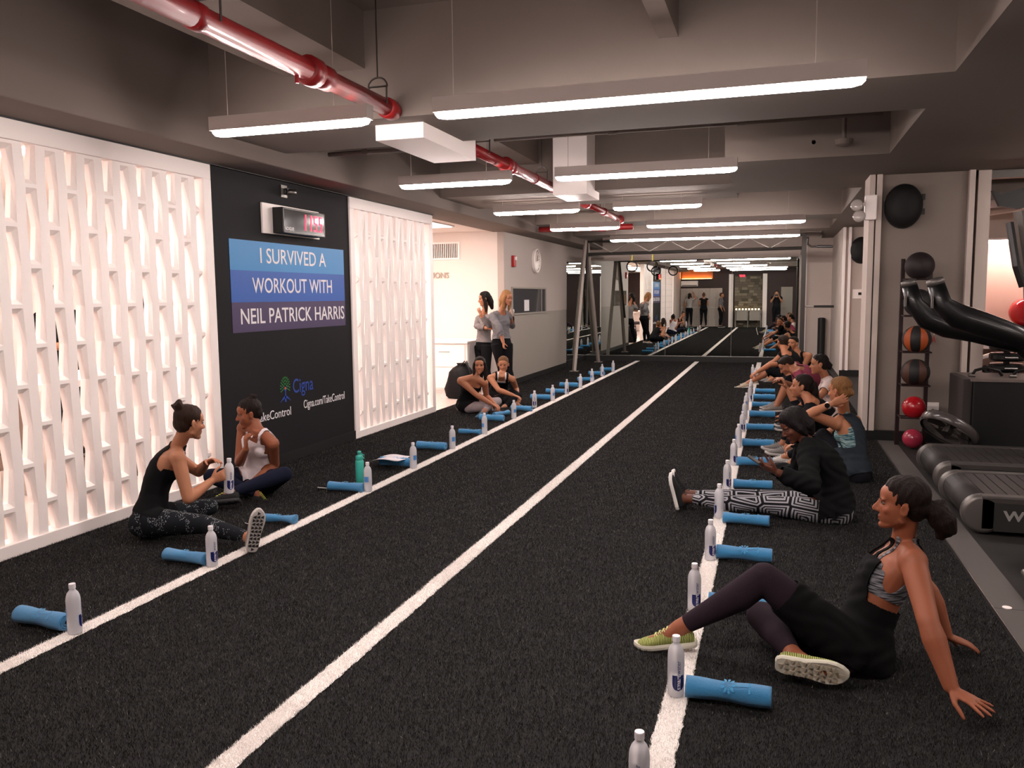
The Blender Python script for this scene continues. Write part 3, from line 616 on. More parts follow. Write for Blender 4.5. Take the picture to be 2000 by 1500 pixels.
bar('lower_chord', (XA, YT, 2.53), (XB, YT, 2.55), .035, M_rigd, n=8); bar('upper_chord', (XA, YT, 2.80), (XB, YT, 2.82), .022, M_rigd, n=8)
b0x = XA + .15; k = 0
while b0x < XB - .6:
    bar('diagonal', (b0x, YT, 2.79), (b0x + .42, YT, 2.56), .017, M_rig, n=6); bar('diagonal', (b0x + .84, YT, 2.79), (b0x + .42, YT, 2.56), .017, M_rig, n=6); b0x += .84
bar('side_beam', (XA, YT, 2.53), (XA, YE-.1, 2.53), .03, M_rig, n=8); bar('side_beam', (XB, YT, 2.5), (XB, YE-.29, 2.5), .03, M_rig, n=8)
bar('spotter_arm', (XB+.045, YT, 1.34), (XB+.5, YT-.12, 1.34), .014, M_steel, n=8); bar('arm_grip', (XB+.22, YT-.045, 1.34), (XB+.6, YT-.14, 1.34), .024, M_blkp, n=10)
b = MB(); b.smooth = True; b.tube([(XB+.03, YT, 2.74), (XB+.08, YT, 2.76), (XB+.07, YT, 2.62), (XB+.14, YT, 2.57), (XB+.5, YT-.1, 2.56)], .018, 8); b.build('pull_up_hook', M_rigd, rig); bar('arm_grip', (XB+.25, YT-.03, 2.57), (XB+.55, YT-.12, 2.56), .026, M_blkp, n=10)
for i, x in enumerate((-3.05, -2.6)):
    g = thing('gym_ring', (x, YT, 2.2), ('left', 'right')[i] + ' black gymnastic ring hanging on a yellow strap from the rig', 'ring')
    b = MB(); b.smooth = True; b.tube([(x + .115*math.cos(a), YT + .03*math.sin(a)*i, 2.24 + .115*math.sin(a)) for a in [2*PI*k/24 + .01 for k in range(25)]], .016, 8, cap=False); b.build('ring', M_blkp, g)
    b = MB(); b.box((x-.012, YT-.002, 2.35), (x+.012, YT+.002, 2.49)); b.build('strap', mat('strap_yellow', 'c9b23a', .7), g)
# ------------------------------------------------------------------ pillar fittings
def dome(loc, r, label, sq=1.25):
    t = thing('wall_dome', loc, label, 'exercise ball'); c = Vector(loc)
    b = MB(); b.smooth = True; b.rings([[c + Vector((r*q*math.cos(2*PI*k/28), -d, r*sq*q*math.sin(2*PI*k/28))) for k in range(28)] for q, d in ((1, 0), (1, .05), (.985, .09), (.93, .13), (.8, .17), (.55, .2), (.05, .21))]); b.build('dome', mat('matte_black_rubber', '0b0b0b', .7), t)
    b = MB(); b.lathe([(r*.5, 0), (r*1.02, .0), (r*1.02, .03), (r*.5, .03)], c, 28, Matrix.Diagonal((1, 1, sq, 1)) @ Matrix.Rotation(PI/2, 4, 'X')); b.build('rim', M_blkp, t)
    for a in (.5, -.35): MB().box(c + Vector((r*.93, -.05, r*sq*math.sin(a)*.8 - .03)), c + Vector((r*1.12, -.005, r*sq*math.sin(a)*.8 + .03))).build('grip', M_blkp, t)
dome((1.27, 9.85, 2.52), .185, 'large black dome mounted high on the near pillar'); dome((1.53, 17.3, 2.42), .2, 'black dome mounted on the far pillar, partly hidden by the near pillar')
em = thing('emergency_light', (.92, 9.78, 2.5), 'white twin head emergency light at the top edge of the near pillar', 'light')
MB().box((.88, 9.70, 2.38), (1.0, 9.78, 2.64)).build('housing', M_white, em, bev=.01)
for (x, z, yy) in ((.80, 2.53, 9.66), (.83, 2.42, 9.72)):
    b = MB(); b.smooth = True; b.lathe([(.02, -.07), (.045, -.04), (.062, .0), (.064, .02), (.05, .035), (.01, .04)], (x, yy, z), 18, Matrix.Rotation(-1.0, 4, 'Y') @ Matrix.Rotation(PI/2 - .3, 4, 'X')); lh = b.build('lamp_head', mat('clear_grey_plastic', 'b5ada8', .15, coat=.6), em)
    b = MB(); b.tube([(x+.02, yy+.02, z), (.89, 9.74, z+.02)], .018, 8); b.build('swivel', M_white, em)
th_ = thing('thermostat', (1.5, 17.3, 1.55), 'small white thermostat with dark display on the far pillar', 'thermostat')
MB().box((1.40, 17.26, 1.50), (1.68, 17.3, 1.68)).build('case', M_white, th_, bev=.006); MB().box((1.50, 17.255, 1.57), (1.6, 17.26, 1.62)).build('display', M_blkp, th_)
ol = thing('power_outlet', (1.64, 9.84, .28), 'white power outlet with a black plug low on the near pillar', 'outlet')
MB().box((1.56, 9.835, .28), (1.70, 9.85, .42)).build('plate', M_white, ol, bev=.003); b = MB(); b.tube([(1.64, 9.83, .34), (1.64, 9.79, .34), (1.68, 9.72, .22), (1.72, 9.6, .02)], .012, 8); b.build('plug', M_blkp, ol)
hk = thing('hanging_handle', (1.62, 9.8, 1.1), 'thin cord with a small red clip hanging on the near pillar', 'cord')
b = MB(); b.tube([(1.62, 9.83, 1.55), (1.62, 9.83, 1.15)], .002, 5); b.build('cord', M_white, hk); b = MB(); b.prism([(1.6, 9.82, 1.06), (1.62, 9.82, 1.15), (1.64, 9.82, 1.06), (1.62, 9.82, 1.09)], (0, .01, 0)); b.build('clip', mat('clip_red', '9c2a22', .5), hk)
# ------------------------------------------------------------------ ball rack
rk = thing('ball_rack', (1.38, 9.35, 0), 'dark upright rack holding medicine balls in a column before the near pillar', 'rack'); M_rk = mat('rack_dark_red', '241414', .4)
for x in (1.245, 1.505): MB().box((x-.018, 9.45, 0), (x+.018, 9.50, 1.95)).build('upright', M_rk, rk)
BZ = ((1.87, .14, '241c1e', 'dark maroon medicine ball on top of the rack'), (1.50, .14, '1b1b1c', 'black medicine ball second from the top, behind the treadmill arms'), (1.13, .138, '1a1a1b', 'black and orange panelled medicine ball'), (.79, .138, '1c1b1b', 'dark medicine ball with faded brown panels'), (.43, .115, 'a81620', 'glossy red medicine ball on the rack'), (.105, .1, 'a83048', 'rose red ball at the foot of the rack'))
for i, (z, r, c, lb) in enumerate(BZ):
    if i < 5:
        b = MB(); zr = z - math.sqrt(r*r - .07*.07) - .012; b.tube([(1.245, 9.46, zr), (1.245, 9.22, zr), (1.505, 9.22, zr), (1.505, 9.46, zr)], .008, 6); b.tube([(1.245, 9.37, zr), (1.505, 9.37, zr)], .008, 6); b.build('shelf_rail', M_rk, rk)
    t = thing('medicine_ball', (1.375, 9.3, z - r), lb, 'ball')
    b = MB(); b.smooth = True; b.ball((1.375, 9.3, z), r, 28); b.build('shell', mat('ball_' + c, c, .25 if i > 3 else .6, coat=.4 if i > 3 else 0), t)
    if i in (2, 3):
        pm_ = mat(('ball_orange', 'ball_brown')[i-2], ('a34a1c', '4a2c20')[i-2], .6)
        for a0 in (-2.45, -1.15, .2, 1.6):
            b = MB(); b.smooth = True; n = 10; vs = []
            for j in range(n+1):
                ph = PI*(.12 + .76*j/n); w_ = .30*math.sin(ph)
                for q in (-1, 0, 1): a = a0 + w_*q; vs.append((1.375 + (r+.002)*math.sin(ph)*math.cos(a), 9.3 + (r+.002)*math.sin(ph)*math.sin(a), z + (r+.002)*math.cos(ph)))
            b.add(vs, [(j*3+q, j*3+q+1, j*3+q+4, j*3+q+3) for j in range(n) for q in (0, 1)]); b.build('panel', pm_, t)
# ------------------------------------------------------------------ treadmills
M_tm = mat('treadmill_grey', '3b3735', .5); M_slat = mat('treadmill_slat', '262221', .6, noise=.15, nscale=40); M_sil = mat('silver_plastic', '6f6a67', .38, metal=.6)
def treadmill(x0, y0, y1, label, txt=False, L_=1.9, zt=.26):
    t = thing('treadmill', (x0 + L_/2, (y0+y1)/2, 0), label, 'treadmill'); x1 = x0 + L_
    MB().box((x0+.12, y0, .03), (x1, y0+.10, zt)).build('side_rail', M_tm, t, bev=.012); MB().box((x0+.12, y1-.10, .03), (x1, y1, zt)).build('side_rail', M_tm, t, bev=.012)
    MB().box((x0+.15, y0+.1, .04), (x1, y1-.1, zt-.05)).build('deck', M_blkp, t)
    n = 24; ws = (L_ - .2)/n
    sl0 = None
    for k in range(n):
        x = x0 + .16 + k*ws
        if sl0 is None: sl0 = MB().box((x + .004, y0+.105, zt-.05), (x + ws - .004, y1-.105, zt-.006)).build('slat', M_slat, t); lx = sl0.location.x
        else: o = sl0.copy(); COL.objects.link(o); o.location.x = lx + k*ws
    for (ya, yb) in ((y0+.105, y1-.105),):
        b = MB(); b.smooth = True; b.tube([(x0+.14, ya, zt-.115), (x0+.14, yb, zt-.115)], .108, 24); b.build('rear_roller', M_slat, t)
    for yy in (y0 + .05, y1 - .05):
        b = MB(); b.smooth = True; rr = [[(x0+.14 + q*math.cos(a), yy + s_, zt-.125 + q*math.sin(a)) for a in [2*PI*k/28 for k in range(28)]] for s_, q in ((-.05, .105), (-.045, .125), (.045, .125), (.05, .105))]; b.rings(rr); b.build('roller_cap', M_sil, t)
    MB().box((x0+.2, y0-.012, .03), (x1, y0, zt-.04)).build('side_panel', mat('treadmill_panel', '262625', .55), t)
    if txt: put_text('maker_lettering', 'WOODWAY', .09, (x0+.34 + .24, y0-.013, .135), (1, 0, 0), (0, 0, 1), mat('letter_grey', '8a8784', .5), t, sx=1.25, bold=.003)
    return t
tmA = treadmill(1.22, 7.2, 8.12, 'farther treadmill with two swooping black arms'); tmB = treadmill(1.2, 6.05, 6.94, 'middle treadmill with grey lettering on its side panel', True); tmC = treadmill(1.50, 4.75, 5.62, 'nearest treadmill, only its silver roller corner showing', L_=2.0, zt=.33)
M_arm = mat('glossy_black_arm', '0c0c0d', .38, coat=.2)
for i, (y, pts) in enumerate(((8.06, ((1776, 556), (1786, 592), (1812, 622), (1850, 638), (1905, 650), (1990, 672))), (7.26, ((1828, 554), (1840, 594), (1872, 618), (1920, 634), (1970, 650), (2030, 676))))):
    P3 = [W(u, v, y) for u, v in pts]
    b = MB(); b.smooth = True; b.tube(P3, [.062, .075, .10, .098, .085, .08], 16); hr = b.build('handrail', M_arm, tmA)
    b = MB(); b.smooth = True; d = (P3[0] - P3[1]).normalized(); b.tube([P3[0] - d*.01, P3[0] + d*.035, P3[0] + d*.045], [.066, .064, .04], 16); b.build('end_cap', M_sil, hr)
    b = MB(); q = P3[1]; b.box(q + Vector((-.085, -.06, -.03)), q + Vector((-.07, -.03, .06))); b.build('handrail_badge', M_sil, hr)
    q = P3[-1]; b = MB(); b.tube([q, (q.x + .25, y, .9), (q.x + .3, y, .26)], .06, 12); b.build('handrail_post', M_arm, tmA)
P3 = [W(u, v, 7.66) for u, v in ((1938, 372), (1952, 402), (1990, 408), (2060, 395), (2060, 350), (1996, 368), (1955, 378))]
b = MB(); b.prism([p for p in P3], (0, .06, 0)); b.build('console_screen', M_blkp, tmA)
a_, c_ = W(1992, 412, 7.7), W(2012, 560, 7.7); b = MB(); b.tube([a_, c_, (c_.x + .1, 7.7, .26)], .05, 8); b.build('console_post', M_dsteel, tmA)
b = MB(); q = W(1975, 470, 7.5); b.tube([W(1972, 435, 7.55), W(1985, 520, 7.5), W(1998, 560, 7.5)], .03, 8); b.build('console_arm', M_blkp, tmA)
# barbells on the floor by the strip
for i, (x, y1, c, m) in enumerate(((1.33, 5.02, 'nearest barbell beside the floor strip, bright steel with knurled grip', M_steel), (1.47, 5.12, 'second barbell from the floor strip, darker steel', M_dsteel), (1.62, 4.66, 'third barbell from the floor strip, darker steel', M_dsteel))):
    if i == 2: y1 = 4.6
    t = thing('barbell', (x, y1 - .9, 0), c, 'barbell'); z = .075
    b = MB(); b.smooth = True; b.tube([(x, y1, z), (x, y1-.36, z)], .025, 14); b.build('sleeve', m, t); b = MB(); b.smooth = True; b.tube([(x, y1-.36, z), (x, y1-.42, z)], .038, 14); b.build('collar', m, t)
    b = MB(); b.smooth = True; b.tube([(x, y1-.42, z), (x, y1-1.75, z)], .0145, 12); b.build('bar', m, t); b = MB(); b.tube([(x, y1-.55, z), (x, y1-.95, z)], .0175, 10); b.build('knurled_grip', mat('knurl', '9a9590', .6, metal=.6, bump=.5, bscale=400) if i == 0 else m, t)
    for yy in (y1-.2, y1-1.3): MB().box((x-.05, yy-.02, 0), (x+.05, yy+.02, z-.014)).build('cradle', M_blkp, t)
# floor fan
fn = thing('floor_fan', (1.6, 8.75, 0), 'round grey floor fan tilted up between the ball rack and black box', 'fan')
c = Vector((1.60, 8.72, .30)); FM = Matrix.Translation(c) @ Matrix.Rotation(.55, 4, 'Y') @ Matrix.Rotation(-.45, 4, 'X'); 
b = MB(); b.smooth = True; b.rings([[FM @ Vector((q*math.cos(2*PI*k/28), q*math.sin(2*PI*k/28)*.95, z)) for k in range(28)] for q, z in ((.25, -.05), (.27, -.03), (.27, .03), (.25, .05), (.235, .03), (.235, -.03))], cap=False); b.build('ring_housing', mat('fan_plastic', '4a4543', .25, coat=.4), fn)
b = MB()
for k in range(16): a = 2*PI*k/16; b.tube([FM @ Vector((.04*math.cos(a), .04*math.sin(a), .05)), FM @ Vector((.25*math.cos(a), .24*math.sin(a), .045))], .003, 4)
for q in (.1, .17): b.tube([FM @ Vector((q*math.cos(2*PI*k/20), q*.95*math.sin(2*PI*k/20), .05)) for k in range(21)], .003, 4, cap=False)
b.build('grille', M_dsteel, fn)
for k in range(4):
    a = PI*k/2; b = MB(); b.add([FM @ Vector((r_*math.cos(a + q), r_*math.sin(a + q)*.95, z)) for r_, q, z in ((.03, 0, -.01), (.2, -.3, -.02), (.22, .3, .02), (.03, .8, .01))], [(0, 1, 2, 3)]); b.build('blade', M_dsteel, fn)
b = MB(); b.lathe([(.045, -.05), (.05, 0), (.03, .055)], (0, 0, 0), 14, FM); b.v = [tuple(FM.translation + Vector(v)) for v in b.v]; b.build('hub', M_dsteel, fn)
b = MB(); b.tube([(1.42, 8.55, .02), (1.78, 8.55, .02), (1.78, 8.95, .02), (1.42, 8.95, .02), (1.42, 8.55, .02)], .014, 6); b.tube([(1.78, 8.75, .02), (1.76, 8.75, .3)], .014, 6); b.build('stand', M_dsteel, fn)
# black storage box with kettlebell handles and rope on top
bx = thing('storage_box', (2.2, 9.0, 0), 'large black padded box behind the treadmills', 'box'); M_bx = mat('black_vinyl', '0d0d0e', .5)
MB().box((1.80, 8.75, .02), (3.2, 9.45, .76)).build('body', M_bx, bx, bev=.01); MB().box((1.72, 8.80, .02), (1.80, 9.45, .78)).build('side_panel', mat('box_side', '3a3432', .6), bx, bev=.006); MB().box((1.78, 8.74, .76), (3.22, 9.46, .785)).build('lid', mat('pale_lid', '6e625e', .6), bx)  # lid is paler than the black body
for i, (x, lb) in enumerate(((1.95, 'left'), (2.3, 'right'))):
    t = thing('resistance_handle', (x, 8.95, .785), 'black looped resistance handle on the black box, %s one' % lb, 'handle'); b = MB(); b.smooth = True; b.tube([(x-.13, 8.95, .80), (x-.1, 8.95, .85), (x, 8.95, .88), (x+.1, 8.95, .85), (x+.13, 8.95, .80)], .014, 8); b.build('loop', M_blkp, t); b = MB(); b.tube([(x-.16, 8.95, .80), (x-.1, 8.95, .80)], .018, 8); b.build('anchor', M_steel, t)
t = thing('red_band', (2.55, 8.95, .785), 'red resistance band lying on the black box', 'band'); b = MB(); b.smooth = True; b.tube([(2.42, 8.95, .80), (2.5, 8.98, .815), (2.58, 8.94, .80), (2.68, 8.97, .81)], .014, 6); b.build('band', mat('band_red', '8a2024', .6), t)
# plate tree
pt = thing('weight_plate_tree', (2.35, 9.75, 0), 'stack of black weight plates and dumbbells on a stand behind the black box', 'weights')
b = MB(); b.tube([(2.30, 9.75, 0), (2.30, 9.75, 1.25)], .03, 8); b.build('post', M_blkp, pt)
for z in (.82, .93, 1.04, 1.15): b = MB(); b.lathe([(.03, -.04), (.15, -.04), (.165, -.02), (.165, .02), (.15, .04), (.03, .04)], (2.30, 9.75, z), 24); b.build('plate', M_blkp, pt); b = MB(); b.tube([(2.24, 9.57, z), (2.36, 9.57, z)], .012, 8); b.build('plate_badge', M_steel, pt)
# far bright alcove with bench, shelf, ball, tube light
t = thing('tube_light', (2.9, 12.88, 2.28), 'slim glowing tube light at the top of the peach alcove', 'light'); MB().box((2.35, 12.82, 2.255), (4.6, 12.88, 2.30)).build('tube', mat('tube_glow', 'fff0ea', .4, emit='ffe4dc', estr=26), t); MB().box((2.3, 12.80, 2.30), (4.65, 12.9, 2.325)).build('holder', M_white, t)
sh = thing('wall_shelf', (3.0, 12.9, .8), 'wooden shelf with white edge along the peach alcove wall', 'shelf'); MB().box((2.15, 12.5, .86), (4.6, 13.19, .90)).build('board', M_wood, sh); MB().box((2.15, 12.48, .845), (4.6, 12.5, .905)).build('edge', M_white, sh)
MB().box((2.15, 12.6, .0), (4.6, 13.19, .5)).build('lower_cabinet', M_peach, sh)
eb = thing('exercise_ball', (3.2, 12.75, .9), 'large shiny red exercise ball on the shelf in the peach alcove', 'ball'); b = MB(); b.smooth = True; b.ball((3.16, 12.62, 1.33), .19, 28); b.build('shell', mat('ball_bright_red', 'd3202c', .2, coat=.5), eb); b = MB(); b.lathe([(.1, 0), (.12, .02), (.14, .24), (.1, .25)], (3.16, 12.62, .905), 20); b.build('stand_ring', M_blkp, eb)
eb = thing('exercise_ball', (3.4, 12.7, .9), 'dark grey exercise ball beside the red one in the peach alcove', 'ball'); b = MB(); b.smooth = True; b.ball((3.50, 12.75, 1.09), .185, 24); b.build('shell', mat('ball_charcoal', '2a2a2b', .4), eb); b = MB(); b.ball((3.50, 12.57, 1.09), .01, 8); b.build('valve', M_white, eb)
bn = thing('machine_arm', (2.6, 12.2, .5), 'white curved machine arm above a low bench in the alcove', 'machine'); b = MB(); b.smooth = True; b.tube([(2.48, 12.2, .0), (2.48, 12.2, .62), (2.56, 12.2, .74), (2.68, 12.2, .78), (3.0, 12.2, .77)], .03, 10); b.build('arm', M_white, bn); MB().box((2.40, 12.1, 0), (2.75, 12.3, .03)).build('base', M_white, bn)
for i in range(6):
    x = 2.42 + .17*i; t = thing('dumbbell', (x, 12.4, .5), 'small dark dumbbell on the lower cabinet of the alcove', 'dumbbell', 'dumbbells in the alcove')
    b = MB(); b.tube([(x, 12.62, .55), (x, 12.8, .55)], .014, 8); b.build('bar', M_steel, t)
    for yy in (12.62, 12.76): b = MB(); b.tube([(x, yy, .55), (x, yy+.05, .55)], .05, 8); b.build('head', M_blkp, t)
# exposed duct on the right
dc = thing('air_duct', (2.6, 10.4, 2.5), 'dark painted air duct and cross pipe above the alcove', 'duct')
MB().box((2.1, 10.6, 2.62), (3.4, 11.6, 2.99)).build('duct_body', M_ceil, dc, bev=.01); b = MB(); b.smooth = True; b.tube([(2.12, 11.9, 2.55), (4.6, 11.2, 2.85)], .05, 10); b.build('cross_pipe', M_pink, dc); MB().box((1.98, 9.9, 2.78), (4.6, 10.02, 2.86)).build('support_rail', M_dsteel, dc)
pf = thing('ceiling_speaker', (2.25, 12.6, 2.3), 'round black speaker hanging above the tube light', 'speaker'); b = MB(); b.smooth = True; b.lathe([(.02, 0), (.14, .03), (.16, .07), (.12, .12), (.02, .13)], (2.45, 12.4, 2.5), 20); b.build('body', M_dsteel, pf); b = MB(); b.tube([(2.45, 12.4, 2.62), (2.45, 12.4, 3.0)], .01, 6); b.build('rod', M_dsteel, pf)
# foam rollers against the end wall
for i, (x, w_, h_, lb) in enumerate(((1.0, .13, 1.05, 'tall dark foam mat standing against the end wall'), (1.24, .03, .72, 'short black bar leaning at the pillar by the end wall'))):
    t = thing(('foam_mat', 'weighted_bar')[i], (x, 20.1, 0), lb, ('mat', 'bar')[i]); b = MB(); b.smooth = False; b.tube([(x, 20.15 - .9*i, 0), (x, 20.2 - .9*i, h_)], w_/1.6, 16); b.build('roll', M_black, t); b = MB(); b.tube([(x, 20.2 - .9*i, h_), (x, 20.2 - .9*i, h_+.01)], w_/2.4, 12); b.build('end_face', M_blkp, t)
# backpack
bp_ = thing('backpack', (-4.72, 12.3, 0), 'black drawstring backpack slumped on the pale tile before the cabinet', 'backpack')
b = MB(); b.smooth = True; cx, cy = -4.78, 12.28; rg = []
for z, rx, ry, ox in ((.0, .20, .13, 0), (.04, .24, .16, 0), (.15, .25, .17, .0), (.3, .23, .16, .02), (.42, .20, .14, .03), (.48, .15, .10, .04), (.53, .08, .06, .05), (.56, .10, .07, .05), (.565, .03, .02, .05)):
    rg.append([(cx + ox + rx*math.cos(a)*(1 + .06*math.sin(5*a + z*20)), cy + ry*math.sin(a)*(1 + .05*math.sin(7*a + z*13)), z) for a in [2*PI*k/32 for k in range(32)]])
b.rings(rg); b.build('bag_body', mat('black_nylon', '08080a', .6, spec=.25, bump=.5, bscale=14), bp_)
for s in (-1, 1): b = MB(); b.smooth = True; b.tube([(cx + .05 + s*.03, cy - .05, .50), (cx + .14 + s*.02, cy - .1, .60), (cx + .2, cy - .12, .50), (cx + .24, cy - .1, .25), (cx + .22, cy - .08, .06)], .010, 6); b.build('strap', M_blkp, bp_)
b = MB(); b.tube([(cx - .24, cy - .1, .1), (cx - .27, cy - .14, .02), (cx - .2, cy - .16, .02)], .008, 6); b.build('cord', M_txt, bp_)
# smoke detector + speaker discs on the ceiling
for (x, y, z, lb) in ((.55, 8.2, 2.98, 'small smoke detector on the right ceiling bay'), (-3.3, 12.2, 3.1, 'round ceiling speaker behind the third row of lights')):
    t = thing('ceiling_detector', (x, y, z), lb, 'detector'); b = MB(); b.lathe([(.03, -.06), (.07, -.045), (.08, 0)], (x, y, z), 18); b.build('body', M_ceil, t); b = MB(); b.tube([(x, y, z), (x, y, ZT)], .02, 8); b.build('stem', M_ceil, t)
# ------------------------------------------------------------------ back wall (seen in the mirror)
for i in range(7):
    x = -4.52 + i*.286; t = thing('locker', (x + .14, YB + .2, 0), 'tall pale grey locker on the back wall, number %s from the stone wall' % ('seventh', 'sixth', 'fifth', 'fourth', 'third', 'second', 'first')[i], 'locker', 'lockers on the back wall')
    MB().box((x, YB + .004, .05), (x + .28, YB + .36, 1.92)).build('carcass', M_pink, t)
    for (z0, z1) in ((.07, .98), (1.0, 1.9)):
        d = MB().box((x+.008, YB + .36, z0), (x + .272, YB + .375, z1)).build('door', mat('locker_door', 'a89c94', .5), t); MB().box((x + .23, YB + .375, z0 + .4), (x + .25, YB + .39, z0 + .5)).build('handle', M_steel, d)
cv = thing('cove_light', (-4.0, YB + .2, 2.45), 'warm orange wood cove with hidden light above the lockers', 'light')
MB().box((-4.5, YB, 2.36), (-3.0, YB + .04, 2.85)).build('wood_panel', M_wood, cv); MB().box((-4.5, YB + .04, 2.36), (-3.0, YB + .3, 2.39)).build('shelf', M_plum, cv); MB().box((-4.48, YB + .08, 2.39), (-3.05, YB + .16, 2.405)).build('light_strip', mat('amber_strip', 'ffb070', .5, emit='ff9a50', estr=26), cv)
ac = thing('wall_unit', (-4.6, YB + .1, 2.05), 'white air conditioner unit above the lockers', 'air conditioner'); MB().box((-4.52, YB+.004, 2.03), (-3.7, YB + .22, 2.3)).build('body', M_white, ac, bev=.02); MB().box((-4.48, YB + .22, 2.05), (-3.74, YB + .225, 2.09)).build('outlet_slot', M_blkp, ac)
vb = thing('vanity_counter', (-1.3, YB + .3, 0), 'grey vanity counter with two glowing jar trays before the stone wall', 'counter'); MB().box((-1.9, YB + .13, .8), (-.66, YB + .5, .86)).build('counter_top', M_gray, vb)
for x in (-1.88, -1.3, -.7): MB().box((x, YB + .14, 0), (x + .03, YB + .48, .8)).build('leg_panel', M_gray, vb)
for x in (-1.82, -1.22): MB().box((x, YB + .46, .35), (x + .5, YB + .48, .8)).build('front_panel', M_gray, vb)
for i in range(8):
    x = -1.84 + i*.15; t = thing('votive_jar', (x, YB + .3, .86), 'small lit glass jar on the vanity counter', 'jar', 'lit jars on the vanity counter'); b = MB(); b.lathe([(.03, 0), (.035, .06), (.03, .06)], (x, YB + .3, .86), 12); b.build('glass', mat('jar_glow', 'ffe8c8', .3, emit='ffd9a8', estr=6), t); b = MB(); b.lathe([(.031, .06), (.031, .068)], (x, YB + .3, .86), 12); b.build('lid', M_steel, t)
ex = thing('exit_sign', (-1.6, YB + .1, 2.5), 'small red exit sign at the top of the stone wall', 'sign'); MB().box((-1.75, YB + .1, 2.42), (-1.45, YB + .13, 2.58)).build('case', M_blkp, ex); put_text('lettering', 'EXIT', .13, (-1.6, YB + .132, 2.5), (-1, 0, 0), (0, 0, 1), M_led, ex, bold=.002)
dr = thing('door_1', (.48, YB + .03, 0), 'pale door leaf in the dark back wall', 'door'); MB().box((.22, YB, 0), (.75, YB + .04, 1.95)).build('leaf', M_gray, dr); b = MB(); b.tube([(.3, YB + .04, .95), (.3, YB + .09, .95), (.42, YB + .09, .95)], .01, 8); b.build('handle', M_steel, dr); struct(dr)
# ------------------------------------------------------------------ people
def nrm(v): v = Vector(v); return v.normalized()
def solve(par, L_, q):
    """place a joint at distance L_ from its parent, seen along (u, v); 'n' nearer or 'f' farther solution"""
    if q[2] == 'w': return Vector(q[3])
    if isinstance(q[2], (int, float)): return W(*q)
    d = (Mc.to_3x3() @ Vector((q[0] - 1000, 750 - q[1], -1618.0))).normalized(); C = Vector((0, 0, 1.6)); oc = C - par
    b_ = d.dot(oc); c_ = oc.length_squared - L_*L_; D = b_*b_ - c_
    if D < 0: p = C + d * (-b_); return par + (p - par).normalized() * L_
    t = -b_ - math.sqrt(D) if q[2] == 'n' else -b_ + math.sqrt(D)
    return C + d * t
def skin_mat(c):
    n = 'skin_' + c
    if n in MATS: return MATS[n]
    m = mat(n, c, .5, spec=.35); nt = m.node_tree; b = nt.nodes['Principled BSDF']; a = nt.nodes.new('ShaderNodeAttribute'); a.attribute_name = 'tint'
    mx = nt.nodes.new('ShaderNodeMix'); mx.data_type = 'RGBA'; mx.blend_type = 'MULTIPLY'; mx.inputs[0].default_value = 1; mx.inputs[6].default_value = lin(c)
    nt.links.new(a.outputs[0], mx.inputs[7]); nt.links.new(mx.outputs[2], b.inputs['Base Color'])
    b.inputs['Subsurface Weight'].default_value = .08; b.inputs['Subsurface Radius'].default_value = (.6, .25, .12); b.inputs['Subsurface Scale'].default_value = .02
    return m
def hair_mat(c): return mat('hair_' + c, c, .55, noise=.5, nscale=40, bump=.8, bscale=90, stretch=(3, 3, .35), spec=.2)
def remesh(b, vox):
    me = bpy.data.meshes.new('r'); me.from_pydata([tuple(v) for v in b.v], [], b.f)
    bm = bmesh.new(); bm.from_mesh(me); bmesh.ops.recalc_face_normals(bm, faces=bm.faces); bmesh.ops.triangulate(bm, faces=bm.faces); bm.to_mesh(me); bm.free()
    o = bpy.data.objects.new('r', me); COL.objects.link(o); md = o.modifiers.new('r', 'REMESH'); md.mode = 'VOXEL'; md.voxel_size = vox
    m2 = bpy.data.meshes.new_from_object(o.evaluated_get(bpy.context.evaluated_depsgraph_get()))
    COL.objects.unlink(o); bpy.data.objects.remove(o); bpy.data.meshes.remove(me)
    V = np.empty(len(m2.vertices)*3); m2.vertices.foreach_get('co', V); V = V.reshape(-1, 3)
    nl = len(m2.loops); li = np.empty(nl, int); m2.loops.foreach_get('vertex_index', li)
    ls = np.empty(len(m2.polygons), int); m2.polygons.foreach_get('loop_start', ls)
    F = np.stack([li[ls], li[ls+1], li[ls+2], li[np.minimum(ls+3, nl-1)]], 1); tot = np.empty(len(m2.polygons), int); m2.polygons.foreach_get('loop_total', tot); F = F[tot == 4]
    bpy.data.meshes.remove(m2); return V, F
def smooth(V, F, it, wt=.5):
    n = len(V); E = np.concatenate([F[:, [0, 1]], F[:, [1, 2]], F[:, [2, 3]], F[:, [3, 0]]]); deg = np.bincount(E.ravel(), minlength=n).astype(float)[:, None]; deg[deg == 0] = 1
    wt = wt if np.isscalar(wt) else wt[:, None]
    for _ in range(it):
        A = np.stack([np.bincount(np.concatenate([E[:, 0], E[:, 1]]), weights=np.concatenate([V[E[:, 1], k], V[E[:, 0], k]]), minlength=n) for k in range(3)], 1) / deg
        V = V + (A - V) * wt
    return V
def vnormals(V, F):
    N = np.cross(V[F[:, 2]] - V[F[:, 0]], V[F[:, 3]] - V[F[:, 1]]); R = np.zeros_like(V)
    for k in range(4):
        for c in range(3): R[:, c] += np.bincount(F[:, k], weights=N[:, c], minlength=len(V))
    return R / (np.linalg.norm(R, axis=1, keepdims=True) + 1e-12)
